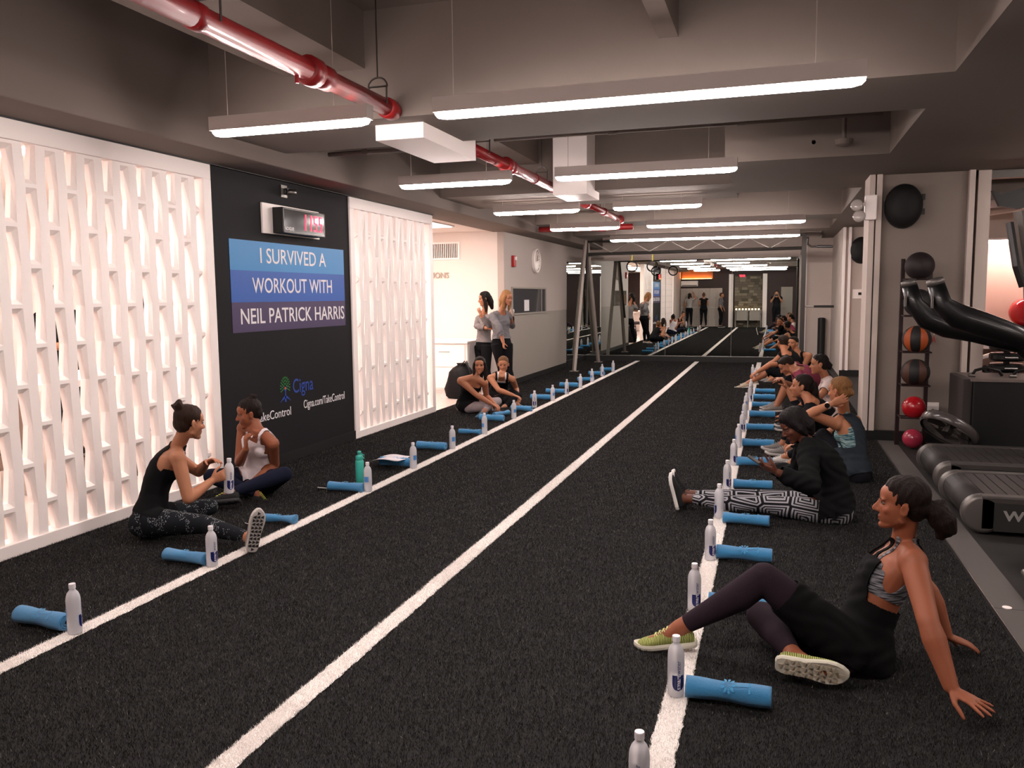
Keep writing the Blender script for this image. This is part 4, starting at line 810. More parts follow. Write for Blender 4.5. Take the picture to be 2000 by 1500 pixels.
def npobj(name, V, F, m, parent, tint=None):
    org = np.array(wloc(parent)); me = bpy.data.meshes.new(name); me.from_pydata((V - org).tolist(), [], F.tolist()); me.materials.append(m)
    me.polygons.foreach_set('use_smooth', [True]*len(me.polygons))
    if tint is not None:
        a = me.color_attributes.new('tint', 'FLOAT_COLOR', 'POINT'); a.data.foreach_set('color', np.concatenate([tint, np.ones((len(V), 1))], 1).ravel())
    me.update(); o = bpy.data.objects.new(name, me); COL.objects.link(o); o.parent = parent; return o
def cloth_mat(c, pat=None): return mat('cloth_' + c, c, .88, noise=.12, nscale=90, bump=.25, bscale=240, sheen=0, spec=.15)

def add_hand(b, wr, d, nrmv, right, sc=1.0, curl=.35, spread=.12, fing=None):
    """palm, four unequal jointed fingers and a thumb; nrmv points out of the palm"""
    d = nrm(d); nv = Vector(nrmv); nv = (nv - d * nv.dot(d)).normalized(); s = d.cross(nv) * (1 if right else -1)   # s towards the thumb side
    def ell(p, a, c): return [p + s * a * math.cos(2*PI*k/12) + nv * c * math.sin(2*PI*k/12) for k in range(12)]
    b.rings([ell(wr - d*.02, .024*sc, .019*sc), ell(wr + d*.01*sc, .026*sc, .017*sc), ell(wr + d*.035*sc, .035*sc, .0165*sc), ell(wr + d*.07*sc, .041*sc, .0145*sc), ell(wr + d*.092*sc, .038*sc, .011*sc)])
    cu = fing or [curl]*4
    for i, (o, L_, r) in enumerate(((.030, .072, .0088), (.0105, .080, .009), (-.0095, .075, .0088), (-.029, .060, .0078))):
        p = wr + s*o*sc + d*.082*sc; a = spread*(1.5 - i)*.7; dd = (d*math.cos(a) + s*math.sin(a)).normalized(); pts = [p - dd*.012, p]; ang = 0
        for l_, w_ in ((.42, .7), (.32, 1.1), (.26, .9)):
            ang += cu[i]*w_; dv = dd*math.cos(ang) + nv*math.sin(ang); p = p + dv*L_*l_*sc; pts.append(p)
        b.tube(pts, [r*sc, r*sc, r*.98*sc, r*.9*sc, r*.72*sc], 8)
        b.ball(pts[-1], r*.72*sc, 8)
    p = wr + s*.024*sc + d*.018*sc + nv*.006; t1 = (d*.62 + s*.70 + nv*.35).normalized(); p1 = p + t1*.042*sc; t2 = (d*.85 + s*.28 + nv*(.35 + curl*.5)).normalized(); p2 = p1 + t2*.032*sc; p3 = p2 + (t2*.9 + nv*.25).normalized()*.026*sc
    b.tube([p - t1*.012, p, p1, p2, p3], [.013*sc, .0145*sc, .011*sc, .0098*sc, .0075*sc], 8); b.ball(p3, .0076*sc, 8)

def shoe(parent, ank, d, sn, cols, sc=1.0, stripe=None, sockc=None, tread='pods'):
    """d: heel to toe, sn: out of the sole"""
    d = nrm(d); sn = Vector(sn); sn = (sn - d*sn.dot(d)).normalized(); up = -sn; s = d.cross(up)
    base = ank - up*.082*sc
    P = lambda x, y, z: base + d*x*sc + s*y*sc + up*z*sc
    prof = ((-.062, .018, .055), (-.056, .027, .080), (-.038, .033, .094), (-.008, .035, .100), (.028, .0365, .094), (.06, .039, .080), (.09, .043, .066), (.12, .046, .056), (.15, .045, .049), (.178, .038, .042), (.196, .026, .034), (.205, .010, .027))
    b = MB(); b.smooth = True; rings = []
    for x, hw, h in prof:
        ring = []
        for k in range(20):
            a = 2*PI*k/20; cy = math.copysign(abs(math.cos(a))**.8, math.cos(a)); cz = math.copysign(abs(math.sin(a))**.75, math.sin(a))
            nar = .62 if (cz > .3 and x < .07) else (.8 if cz > .3 else 1)
            ring.append(P(x, hw*cy*(1 - (1 - nar)*max(0, cz)), .014 + (h - .014)*(.5 + .5*cz)))
        rings.append(ring)
    b.rings(rings); up_ = b.build('shoe', mat('shoe_' + cols[0], cols[0], .8, noise=.25, nscale=60, bump=.4, bscale=200) if not stripe else stripe, parent)
    b = MB(); b.smooth = False; rings = []
    xs = [(-.070, .016), (-.064, .028), (-.045, .036), (0, .037), (.05, .037), (.09, .044), (.13, .049), (.165, .045), (.19, .033), (.207, .016), (.212, .006)]
    def ol(o, z): 
        pts = [(x + (o*.6 if x > .15 else (-o*.6 if x < -.05 else 0)), hw + o) for x, hw in xs]
        return [P(x, hw, z + (.012*max(0, (x - .14)/.07)**2)) for x, hw in pts] + [P(x, -hw, z + (.012*max(0, (x - .14)/.07)**2)) for x, hw in reversed(pts)]
    b.rings([ol(-.003, 0), ol(.002, .006), ol(.003, .016), ol(-.001, .026)]); so = b.build('sole', mat('sole_' + cols[1], cols[1], .6), up_, bev=0)
    b = MB()
    if tread == 'pods':
        for i in range(11):
            x = -.05 + i*.0235
            for y0 in (-.024, 0.0, .024):
                if (x > .17 or x < -.03) and y0: continue
                f = 1 if (i + round(y0*100)) % 2 else -1
                b.prism([P(x - .009, y0 - .009*f, .0), P(x + .010, y0 - .009*f, .0), P(x, y0 + .011*f, .0)], -up*.005*sc)
    else:
        for i in range(10):
            x = -.05 + i*.025; b.box((-.5, -.5, 0), (.5, .5, 1), Matrix.Translation(P(x, 0, -.004)) @ Matrix((d, s, up)).transposed().to_4x4() @ Matrix.Diagonal((.015*sc, .055*sc, .006*sc, 1)))
    b.build('tread', mat('tread_' + cols[2], cols[2], .6), up_)
    b = MB()
    for i in range(5):
        x = .025 + i*.019; h = .101 - i*.0085
        b.tube([P(x, -.018, h - .006), P(x + .004, -.009, h), P(x + .008, .009, h), P(x + .012, .018, h - .006)], .0022*sc, 5)
        b.tube([P(x, .018, h - .006), P(x + .004, .009, h + .001), P(x + .008, -.009, h + .001), P(x + .012, -.018, h - .006)], .0022*sc, 5)
    b.tube([P(.022, 0, .104), P(.015, .022, .108), P(.0, .03, .098)], .0022*sc, 5); b.tube([P(.022, 0, .104), P(.012, -.022, .108), P(.004, -.034, .094)], .0022*sc, 5)
    b.build('laces', mat('laces_' + cols[3], cols[3], .8), up_)
    b = MB(); b.smooth = True   # collar and sock
    b.rings([[P(-.012 + .036*math.cos(2*PI*k/14), .026*math.sin(2*PI*k/14), .088 + q[1] + .006*math.cos(2*PI*k/14)) for k in range(14)] for q in ((0, 0), (0, .012))]); b.build('collar', mat('laces_' + (sockc or cols[3]), sockc or cols[3], .8), up_)
    return up_

GD = dict(thigh=.415, calf=.385, uarm=.28, farm=.245, torso=.49, neck=.17, sh=.165, hip=.088, g=1.0)
def person(label, sp, skin='b98768', vox=.008, hair=None, garments=(), shoes=None, male=False, nose=1.0, fsc=1.0):
    D = dict(GD)
    if male: D.update(thigh=.44, calf=.415, uarm=.30, farm=.265, torso=.53, sh=.195, hip=.09, g=1.1)
    D.update(sp.get('dim', {})); g = D['g']; lg = D.get('lg', 1.08)*g
    pel = solve(Vector(), 0, sp['pel']); neck = solve(pel, D['torso'], sp['neck'])
    up = (neck - pel).normalized(); tl = (neck - pel).length / .49
    fp = Vector(sp['fp']); fp = (fp - up*fp.dot(up)*.8).normalized(); fc = Vector(sp['fc']); fc = (fc - up*fc.dot(up)).normalized()
    rp = fp.cross(up if sp.get('stand') else Vector((0, 0, 1)).lerp(up, .5)).normalized(); rc = fc.cross(up).normalized()
    bow = sp.get('bow', .03)
    J = dict(hipL=pel - rp*D['hip'], hipR=pel + rp*D['hip']); sd = sp.get('shdrop', .045)
    J['shL'] = neck - rc*D['sh'] - up*sd + fc*sp.get('shf', 0); J['shR'] = neck + rc*D['sh'] - up*sd + fc*sp.get('shf', 0)
    def ik(a, c, l1, l2, pole):
        d = c - a; L0 = min(d.length, (l1 + l2)*.995); d.normalize(); x = (l1*l1 - l2*l2 + L0*L0)/(2*L0); hgt = math.sqrt(max(0, l1*l1 - x*x)); q = Vector(pole); q = (q - d*q.dot(d)).normalized(); return a + d*x + q*hgt
    for s in 'LR':
        if 'kn'+s in sp and sp['kn'+s][2] == 'ik':
            J['an'+s] = Vector(sp['an'+s][3]) if sp['an'+s][2] == 'w' else W(*sp['an'+s]); kq = ik(J['hip'+s], J['an'+s], D['thigh'], D['calf'], sp['kn'+s][3]); sp['kn'+s] = (0, 0, 'w', kq); sp['an'+s] = (0, 0, 'w', J['an'+s])
        if 'el'+s in sp: J['el'+s] = solve(J['sh'+s], D['uarm'], sp['el'+s]); J['wr'+s] = solve(J['el'+s], D['farm'], sp['wr'+s])
        if 'kn'+s in sp: J['kn'+s] = solve(J['hip'+s], D['thigh'], sp['kn'+s]); J['an'+s] = solve(J['kn'+s], D['calf'], sp['an'+s])
    hc = solve(neck, D['neck'], sp['head'])
    root = thing('person', (pel.x, pel.y, 0), label, 'person', sp.get('group'))
    b = MB()
    def ring(c, r, f, u_, rx, ry, n=20): return [c + r*rx*math.cos(2*PI*k/n) + f*ry*math.sin(2*PI*k/n) for k in range(n)]
    prof = ((-.105, .09, .075, -.01), (-.06, .145, .11, -.012), (0, .165, .12, -.012), (.06, .158, .112, -.005), (.13, .132, .09, .002), (.19, .12, .084, .004), (.25, .124, .086, .004), (.32, .14, .094, .004), (.38, .150, .094, 0), (.43, .148, .082, -.006), (.465, .125, .068, -.010), (.49, .085, .058, -.008), (.515, .055, .05, 0))
    rs = []; SPN = []
    for h, rx, ry, of in prof:
        k = max(0, min(1, h/.49)); c = pel + up*h*tl + fc.lerp(fp, 1-k)*(of*g) - fc.lerp(fp, 1-k).normalized()*bow*math.sin(PI*k)
        if male: rx, ry = rx*(1.0 if h < .3 else 1.14)*(1.04 if .1 < h < .28 else 1), ry*1.08
        r_ = rp.lerp(rc, k).normalized(); f_ = fp.lerp(fc, k).normalized(); rs.append(ring(c, r_, f_, up, rx*g**.5*sp.get('fat', 1), ry*g**.5*sp.get('fat', 1))); SPN.append(c)
    b.rings(rs)
    if not male:
        for s in (-1, 1): b.ball(pel + up*.345*tl + fc*(.058 - bow*.8) + rc*s*.070, .055, 14, (1, .9, 1.05), Matrix((rc, fc, up)).transposed().to_4x4())
    for s in (-1, 1): b.ball(pel - fp*.045 + rp*s*.075 - up*.02, .088, 14)
    nb = neck - up*.01
    skull = hc; fd = nrm(sp['fd']); uh = Vector(sp.get('hu', (0, 0, 1))); uh = (uh - fd*uh.dot(fd)).normalized(); rh = fd.cross(uh)
    jawb = hc - uh*.055 - fd*.018
    b.tube([nb - up*.03, nb + (jawb - nb)*.3, nb + (jawb - nb)*.7, jawb + uh*.02], [x*(1.22 if male else 1.0) for x in (.062, .050, .0475, .050)], 16)
    for s in 'LR':
        sg = -1 if s == 'L' else 1
        b.tube([neck - up*.005 + rc*sg*.03, neck.lerp(J['sh'+s], .6) + up*.008, J['sh'+s] + up*.004], [.046*lg, .044*lg, .047*lg], 12)
        b.ball(J['sh'+s], .051*lg, 12)
        if 'el'+s in J:
            A, E, K = J['sh'+s], J['el'+s], J['wr'+s]; mb = .05 if male else .0445
            b.tube([A, A.lerp(E, .3), A.lerp(E, .65), E], [mb*lg/g, mb*.98*lg/g, mb*.86*lg/g, .0355*lg], 14); b.ball(E, .0355*lg, 12)
            b.tube([E, E.lerp(K, .25), E.lerp(K, .6), K], [.0345*lg, .0385*lg, .031*lg, .0235*lg], 14)
            hd = sp.get('hd'+s) or (K - E); add_hand(b, K, hd, sp.get('hn'+s, (0, 0, -1)), s == 'R', g*.96*sp.get('hs', 1), sp.get('cu'+s, .35), sp.get('spr'+s, .12), sp.get('fg'+s))
        if 'kn'+s in J:
            A, E, K = J['hip'+s], J['kn'+s], J['an'+s]
            b.tube([A, A.lerp(E, .25), A.lerp(E, .6), E], [.090*lg, .084*lg, .068*lg, .054*lg], 18); b.ball(E, .054*lg, 12)
            ax = (K - E).normalized(); bk = (A - E); bk = (bk - ax*bk.dot(ax)); bk = bk.normalized() if bk.length > .02 else -fp
            b.tube([E, E.lerp(K, .12) + bk*.004, E.lerp(K, .3) + bk*.012, E.lerp(K, .6) + bk*.006, E.lerp(K, .88), K], [.052*lg, .053*lg, .055*lg, .043*lg, .033*lg, .034*lg], 16)
            ft = nrm(sp['ft'+s][0]); fu = -nrm(sp['ft'+s][1]); b.tube([K, K + ft*.06 - fu*.045, K + ft*.13 - fu*.06], [.034*lg, .028*lg, .022*lg], 10); b.tube([K, K - ft*.03 - fu*.045], [.032*lg, .026*lg], 10)
    H = Matrix((rh, fd, uh)).transposed().to_4x4(); hs = (1.06 if male else 1.0)*fsc
    def h(x, y, z): return hc + (rh*x + fd*y + uh*z)*hs
    def he(c, r, n=20): b.ball(h(*c), hs, n, r, H)
    he((0, -.012, .030), (.0745, .092, .080), 28); he((0, .022, -.022), (.0635, .069, .088), 28); he((0, .022, -.066), (.050, .055, .040), 24); he((0, .045, .035), (.058, .042, .045), 24)
    b.tube([h(0, .064, -.098), h(.048, .0, -.062)], [.020*hs, .019*hs], 10); b.tube([h(0, .064, -.098), h(-.048, .0, -.062)], [.020*hs, .019*hs], 10); he((0, .074, -.098), (.020, .019, .018), 14); he((0, .068, -.07), (.028, .025, .024), 14)
    b.tube([h(0, .082, .014), h(0, .082 + .012*nose, -.008), h(0, .088 + .021*nose, -.030)], [.0075*hs, .0078*hs, .0100*hs], 10)
    he((0, .086 + .020*nose, -.032), (.0105, .0105, .009), 12)
    for s in (-1, 1):
        he((s*.0105, .090 + .006*nose, -.0355), (.0075, .010, .0065), 10)
        he((s*.031, .074, .019), (.022, .012, .008), 12); he((s*.040, .056, -.026), (.022, .022, .020), 12)
        he((s*.009, .0865, -.0605), (.013, .0085, .0048), 10)
        b.rings([[h(s*(.0715 + q[2]), -.006 + q[0]*math.sin(a)*1.0 - .12*q[1]*math.cos(a), -.014 + q[1]*math.cos(a)) for a in [2*PI*k/14 for k in range(14)]] for q in ((.008, .014, 0), (.015, .024, .008), (.019, .031, .0145), (.015, .026, .0175))])
    he((0, .0865, -.0605), (.010, .0095, .0050), 10); he((0, .0855, -.0715), (.017, .0095, .0060), 12)
    V, F = remesh(b, vox)
    hcn = np.array(hc); Hn = np.array([list(rh), list(fd), list(uh)])
    Lc = (V - hcn) @ Hn.T / hs; inh = (np.abs(Lc[:, 0]) < .09) & (Lc[:, 1] > .03) & (np.abs(Lc[:, 2]) < .12)
    wrs = [np.array(J['wr'+s]) for s in 'LR' if 'wr'+s in J]; hnd = np.zeros(len(V), bool)
    for wv in wrs: hnd |= np.linalg.norm(V - wv, axis=1) < .23
    wt = np.where(inh, .35, np.where(hnd, .3, .55)); sI = 3 if vox < .006 else 2
    V = smooth(V, F, sI, wt); body = ~(inh | hnd) & (np.abs(Lc).max(1) > .13); V = smooth(V, F, 10 if vox < .006 else 5, np.where(body, .5, 0.))
    V[:, 2] = np.maximum(V[:, 2], .003)
    # carve eye sockets, mouth line, ear hollow; tint paints shade there and in nostrils
    Lc = (V - hcn) @ Hn.T / hs
    tint = np.ones((len(V), 3)); front = Lc[:, 1] > .03
    def gs(c, r): return np.exp(-(((Lc - np.array(c)) / np.array(r))**2).sum(1))
    push = np.zeros(len(V))
    for s in (-1, 1):
        push += .0085*gs((s*.031, .085, .001), (.017, .03, .010)) + .004*gs((s*.017, .085, .002), (.008, .03, .010)); e = gs((s*.0765, -.002, -.012), (.02, .009, .014)); V += (np.array(rh)*(-s)*.006)[None]*e[:, None]
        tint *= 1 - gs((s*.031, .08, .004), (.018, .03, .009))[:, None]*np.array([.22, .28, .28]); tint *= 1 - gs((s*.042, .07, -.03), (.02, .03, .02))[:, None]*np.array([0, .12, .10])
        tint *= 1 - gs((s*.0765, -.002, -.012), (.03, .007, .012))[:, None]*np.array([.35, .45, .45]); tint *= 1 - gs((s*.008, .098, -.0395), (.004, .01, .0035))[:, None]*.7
    push += .0045*gs((0, .095, -.0662), (.022, .03, .0026)) + .003*gs((0, .09, -.083), (.02, .03, .006)); tint *= 1 - gs((0, .095, -.0662), (.021, .03, .0024))[:, None]*np.array([.5, .7, .7])
    lip = np.clip(gs((0, .092, -.0655), (.020, .02, .0105))*1.6 - .45, 0, 1)[:, None]; tint *= 1 - lip*np.array([.12, .38, .32])
    V -= np.array(fd)[None]*(push*front*hs)[:, None]
    if not sp.get('far'):
        for wv in wrs: q = np.clip(1 - np.abs(np.linalg.norm(V - wv, axis=1) - .15)/.06, 0, 1)[:, None]; tint *= 1 - q*np.array([0, .06, .06])
    for _b in sp.get('stubble', ()): q = gs((0, .05, -.08), (.06, .06, .035))[:, None]; tint *= 1 - q*.35
    bd = npobj('body', V, F, skin_mat(skin), root, tint)
    # segments for clothing
    segs = [('torso', pel - up*.05, neck - up*.03, .135)] + [('head', neck + up*.01, hc, .06)]
    for s in 'LR':
        if 'el'+s in J: segs += [('ua', J['sh'+s], J['el'+s], .045), ('fa', J['el'+s], J['wr'+s], .034), ('ha', J['wr'+s], J['wr'+s] + nrm(sp.get('hd'+s) or (J['wr'+s] - J['el'+s]))*.14, .034)]
        if 'kn'+s in J: segs += [('th', J['hip'+s].lerp(J['kn'+s], .12), J['kn'+s], .078), ('ca', J['kn'+s], J['an'+s], .048), ('ft', J['an'+s], J['an'+s] + nrm(sp['ft'+s][0])*.13 + nrm(sp['ft'+s][1])*.05, .03)]
    armd = np.full(len(V), 9e9); armc = np.zeros(len(V), int); names = sorted(set(s[0] for s in segs)); best = np.full(len(V), 9e9); cls = np.zeros(len(V), int); tt = np.zeros(len(V)); 
    for nm, a, c, r in segs:
        a = np.array(a); c = np.array(c); ab = c - a; t = ((V - a) @ ab) / (ab @ ab); tc2 = np.clip(t, 0, 1); dd = np.linalg.norm(V - (a + tc2[:, None]*ab), axis=1)/r
        if nm in ('fa', 'ha'): m_ = dd < armd; armd[m_] = dd[m_]; armc[m_] = names.index(nm)
        m_ = dd < best; best[m_] = dd[m_]; cls[m_] = names.index(nm); tt[m_] = tc2[m_]
    if 'fa' in names:
        tc_i = names.index('torso'); ov = (armd < 1.3) & (cls == tc_i); cls[ov] = armc[ov]; tt[ov] = .5
    inhd = (np.linalg.norm(Lc*np.array([1, 1, .85]), axis=1) < .128) & ((Lc[:, 1] > .0) | (Lc[:, 2] > -.09)) & (Lc[:, 2] > -.135); cls[inhd] = names.index('head'); tt[inhd] = 1.0
    upn = np.array(up); hh = (V - np.array(pel)) @ upn / tl; kk = np.clip(hh/.49, 0, 1)
    fw = np.array(fp)[None]*(1-kk)[:, None] + np.array(fc)[None]*kk[:, None]; rw = np.array(rp)[None]*(1-kk)[:, None] + np.array(rc)[None]*kk[:, None]
    ctr = np.array(pel)[None] + upn[None]*(hh*tl)[:, None] - fw*(bow*np.sin(PI*kk))[:, None]
    x_ = ((V - ctr)*rw).sum(1); f_ = ((V - ctr)*fw).sum(1)
    env = dict(c={n: cls == i for i, n in enumerate(names)}, t=tt, x=x_, f=f_, h=hh)
    for n in ('torso', 'head', 'ua', 'fa', 'ha', 'th', 'ca', 'ft'): env['c'].setdefault(n, np.zeros(len(V), bool))
    N = vnormals(V, F)
    for gn, pred, mt, off, loose, wr_ in garments:
        msk = pred(env); fm = msk[F].sum(1) >= 3; F2 = F[fm]
        if len(F2) == 0: continue
        use = np.unique(F2); mp = -np.ones(len(V), int); mp[use] = np.arange(len(use)); G = mp[F2]; U = V[use].copy(); NN = N[use]
        E = np.sort(np.concatenate([G[:, [0, 1]], G[:, [1, 2]], G[:, [2, 3]], G[:, [3, 0]]]), axis=1); key = E[:, 0].astype(np.int64)*len(U) + E[:, 1]; uq, ct_ = np.unique(key, return_counts=True)
        be = uq[ct_ == 1]; b0_, b1_ = be // len(U), be % len(U); deg = np.bincount(np.concatenate([b0_, b1_]), minlength=len(U)).astype(float)
        for _ in range(24 if vox < .006 else 10):
            A = np.stack([np.bincount(np.concatenate([b0_, b1_]), weights=np.concatenate([U[b1_, k], U[b0_, k]]), minlength=len(U)) for k in range(3)], 1); m_ = deg > 1
            U[m_] += (A[m_]/deg[m_, None] - U[m_])*.5
        U = U + NN*off
        if loose: U = smooth(U, G, loose, .5); U = U + NN*(off*.35)
        if wr_:
            q = U; ph = np.sin(q[:, 0]*41 + 3*np.sin(q[:, 2]*23 + q[:, 1]*9)) * np.sin(q[:, 2]*33 + 2*np.sin(q[:, 0]*19) + q[:, 1]*27); U = U + NN*(wr_*ph)[:, None]
        U[:, 2] = np.maximum(U[:, 2], .001); inner = U - NN*min(off*.8, .006); inner[:, 2] = np.maximum(inner[:, 2], .002); n0 = len(U); rim = np.stack([b0_, b1_, b1_ + n0, b0_ + n0], 1)
        if len(rim): VV = np.concatenate([U, inner]); FF = np.concatenate([G, rim])
        else: VV, FF = U, G
        npobj(gn, VV, FF, mt, root)
    # eyes and brows
    if vox < .012:
        hcol = (hair or {}).get('brow', '1c120e')
        for s in (-1, 1):
            b = MB(); b.smooth = True; b.ball(h(s*.0315, .0735, .0005), hs, 14, (.0125, .0085, .0058), H); e = b.build('eye', mat('eye_white', '75675f', .35), root)
            b = MB(); b.smooth = True; b.ball(h(s*.0315, .0793, .0008), hs, 10, (.0056, .0032, .0052), H); b.build('iris', mat('iris_dark', '120a07', .15), e)
            b = MB(); b.smooth = True; b.tube([h(s*.014, .0865, .0165), h(s*.024, .0870, .0205), h(s*.036, .0825, .0215), h(s*.047, .072, .0165)], [.0012*hs, .0022*hs, .0020*hs, .0008*hs], 6); b.build('eyebrow', mat('brow_' + hcol, hcol, .8), root)
            b = MB(); b.smooth = True; b.tube([h(s*(.0315 + .0125*math.sin(a)), .0815 - .0050*abs(math.sin(a))**2, .0060*math.cos(a) + .0005) for a in [-1.4, -.8, -.3, .3, .8, 1.4]], .0013*hs, 5); b.build('eyelid', mat('brow_' + hcol, hcol, .8), root)
    # hair
    if hair:
        b = MB(); hb = lambda c, r: b.ball(h(*c), hs, 24, r, H)
        st = hair.get('style', 'tied'); gx = hair.get('grow', 0.0)
        hb((0, -.020, .037), (.0795 + gx, .0935 + gx, .0835 + gx)); hb((0, .010 + hair.get('fringe', 0), .062), (.066 + gx, .058, .054 + gx)); hb((0, -.045, -.012), (.066 + gx, .062 + gx, .066))
        if st == 'short': pass
        for tb in hair.get('tubes', ()):
            pts, rr = tb; b.tube([h(*p) for p in pts], [r*hs for r in rr], 14); b.ball(h(*pts[-1]), rr[-1]*hs, 10); b.ball(h(*pts[0]), rr[0]*hs, 10)
        hv = max(.0045, vox*.9); HV, HF = remesh(b, hv); HV = smooth(HV, HF, 4, .5); HN = vnormals(HV, HF)
        Q = (HV - hcn) @ Hn.T; amp = .0018 if hair.get('style') != 'short' else .0008
        d = np.sin(Q[:, 0]*260 + 6*np.sin(Q[:, 1]*30)) * .5 + np.sin(Q[:, 1]*210 + 5*np.sin(Q[:, 2]*25 + Q[:, 0]*20) + 1)*.5 + .8*np.sin(Q[:, 2]*60 + Q[:, 1]*75)*np.sin(Q[:, 0]*80)
        HV = HV + HN*(amp*d)[:, None]
        npobj('hair', HV, HF, hair_mat(hair['col']), root)
        if hair.get('tie'):
            b = MB(); p = h(*hair['tie']); b.lathe([(.014, -.006), (.019, 0), (.014, .006)], p, 12, Matrix.Rotation(PI/2, 4, 'X')); b.build('hair_tie', mat('hair_tie', hair.get('tiec', '15110f'), .6), root)
    if shoes:
        for s in 'LR':
            if 'kn'+s in J and s not in sp.get('noshoe', ''): shoe(root, J['an'+s], sp['ft'+s][0], sp['ft'+s][1], shoes['cols'], g*(1.0 if not male else 1.04), shoes.get('mat'), shoes.get('sock'), shoes.get('tread', 'pods'))
    root['_z'] = float(V[:, 2].min()); zmin = V[:, 2].min(); del root['_z']
    print('PERSON', label[:34], 'zmin %.3f' % zmin, 'verts', len(V), {k: tuple(round(c, 2) for c in J[k]) for k in J if k[:2] in ('kn', 'an', 'wr')})
    return root, J, h
C = lambda e, *n: np.any([e['c'][k] for k in n], axis=0)
def leggings(end=.93, waist=.13): return lambda e: (C(e, 'th') | (C(e, 'ca') & (e['t'] < end)) | (C(e, 'torso') & (e['h'] < waist)))
def tank(hem=.10, neckl=.40, strap=(.045, .10), arm=.118, back=.44):
    def p(e):
        ax = np.abs(e['x']); nk = np.where(e['f'] > 0, neckl, back)
        return ((C(e, 'torso', 'ua') | (C(e, 'head') & (e['t'] < .2))) & (ax < arm + .03) & (e['h'] > hem) & (e['h'] < .56) & ((e['h'] < nk) | ((ax > strap[0]) & (ax < strap[1]))) & ~((ax > arm) & (e['h'] > .345)) & ~(C(e, 'ua') & (e['t'] > .2))) | (C(e, 'th') & (e['h'] > hem) & (e['t'] < .2))
    return p
def bra(lo=.27, neckl=.37): return lambda e: C(e, 'torso') & (e['h'] > lo) & ((e['h'] < neckl) | ((np.abs(e['x']) > .055) & (np.abs(e['x']) < .085))) & (np.abs(e['x']) < .16) & (e['h'] < .54) & ~((np.abs(e['x']) > .125) & (e['h'] > .35))
def tee(hem=.02, sleeve=.55, fa=0): return lambda e: (C(e, 'torso') & (e['h'] > hem) & (e['h'] < .475)) | (C(e, 'torso') & (e['h'] >= .47) & (e['h'] < .525) & (np.abs(e['x']) > .055)) | (C(e, 'head') & (e['h'] >= .47) & (e['h'] < .525) & (np.abs(e['x']) > .055) & (e['t'] < .15)) | (C(e, 'ua') & (e['t'] < sleeve)) | (C(e, 'fa') & (e['t'] < fa)) | (C(e, 'th') & (e['h'] > hem) & (e['t'] < .2))
def jacket(e): return (C(e, 'torso') & (e['h'] > -.02) & (e['h'] < .53)) | C(e, 'ua') | (C(e, 'fa') & (e['t'] < .93)) | (C(e, 'th') & (e['h'] > -.0) & (e['t'] < .1)) | (C(e, 'head') & (e['h'] < .535))
K = cloth_mat
def pat_mat(name, base, lines, kind):
    m = mat(name, base, .85, spec=.2); nt = m.node_tree; N = nt.nodes; L = nt.links; b = N['Principled BSDF']; tc = N.new('ShaderNodeTexCoord')
    if kind == 'hex':
        v = N.new('ShaderNodeTexVoronoi'); v.feature = 'DISTANCE_TO_EDGE'; v.inputs['Scale'].default_value = 6.0; v.inputs['Randomness'].default_value = .3; mp = N.new('ShaderNodeMapping'); mp.inputs['Scale'].default_value = (.8, 1, 1.1); L.new(tc.outputs['Object'], mp.inputs[0]); L.new(mp.outputs[0], v.inputs[0])
        mu = N.new('ShaderNodeMath'); mu.operation = 'MULTIPLY'; mu.inputs[1].default_value = 9.0; L.new(v.outputs[0], mu.inputs[0]); fr = N.new('ShaderNodeMath'); fr.operation = 'FRACT'; L.new(mu.outputs[0], fr.inputs[0]); ct = N.new('ShaderNodeMath'); ct.operation = 'GREATER_THAN'; ct.inputs[1].default_value = .45; L.new(fr.outputs[0], ct.inputs[0])
        fac = ct.outputs[0]
    elif kind == 'dash':
        v = N.new('ShaderNodeTexVoronoi'); v.inputs['Scale'].default_value = 130; L.new(tc.outputs['Object'], v.inputs[0]); c1 = N.new('ShaderNodeMath'); c1.operation = 'LESS_THAN'; c1.inputs[1].default_value = .30; L.new(v.outputs[0], c1.inputs[0])
        n = N.new('ShaderNodeTexNoise'); n.inputs['Scale'].default_value = 17; n.inputs['Detail'].default_value = 1; L.new(tc.outputs['Object'], n.inputs[0]); c2 = N.new('ShaderNodeMath'); c2.operation = 'GREATER_THAN'; c2.inputs[1].default_value = .52; L.new(n.outputs[0], c2.inputs[0])
        ml = N.new('ShaderNodeMath'); ml.operation = 'MULTIPLY'; L.new(c1.outputs[0], ml.inputs[0]); L.new(c2.outputs[0], ml.inputs[1]); fac = ml.outputs[0]
    elif kind == 'streak':
        n = N.new('ShaderNodeTexNoise'); n.inputs['Scale'].default_value = 30; n.inputs['Detail'].default_value = 3; mp = N.new('ShaderNodeMapping'); mp.inputs['Scale'].default_value = (.5, .5, 5); L.new(tc.outputs['Object'], mp.inputs[0]); L.new(mp.outputs[0], n.inputs[0]); r = N.new('ShaderNodeMapRange'); r.inputs[1].default_value = .4; r.inputs[2].default_value = .62; L.new(n.outputs[0], r.inputs[0]); fac = r.outputs[0]
    elif kind == 'stripe':
        n = N.new('ShaderNodeTexWave'); n.inputs['Scale'].default_value = 45; n.inputs['Distortion'].default_value = 2.2; n.inputs['Detail'].default_value = 2; n.bands_direction = 'X'; L.new(tc.outputs['Object'], n.inputs[0]); r = N.new('ShaderNodeMapRange'); r.inputs[1].default_value = .45; r.inputs[2].default_value = .6; L.new(n.outputs[0], r.inputs[0]); fac = r.outputs[0]
    mx = N.new('ShaderNodeMix'); mx.data_type = 'RGBA'; L.new(fac, mx.inputs[0]); mx.inputs[6].default_value = lin(base); mx.inputs[7].default_value = lin(lines); L.new(mx.outputs[2], b.inputs['Base Color']); return m
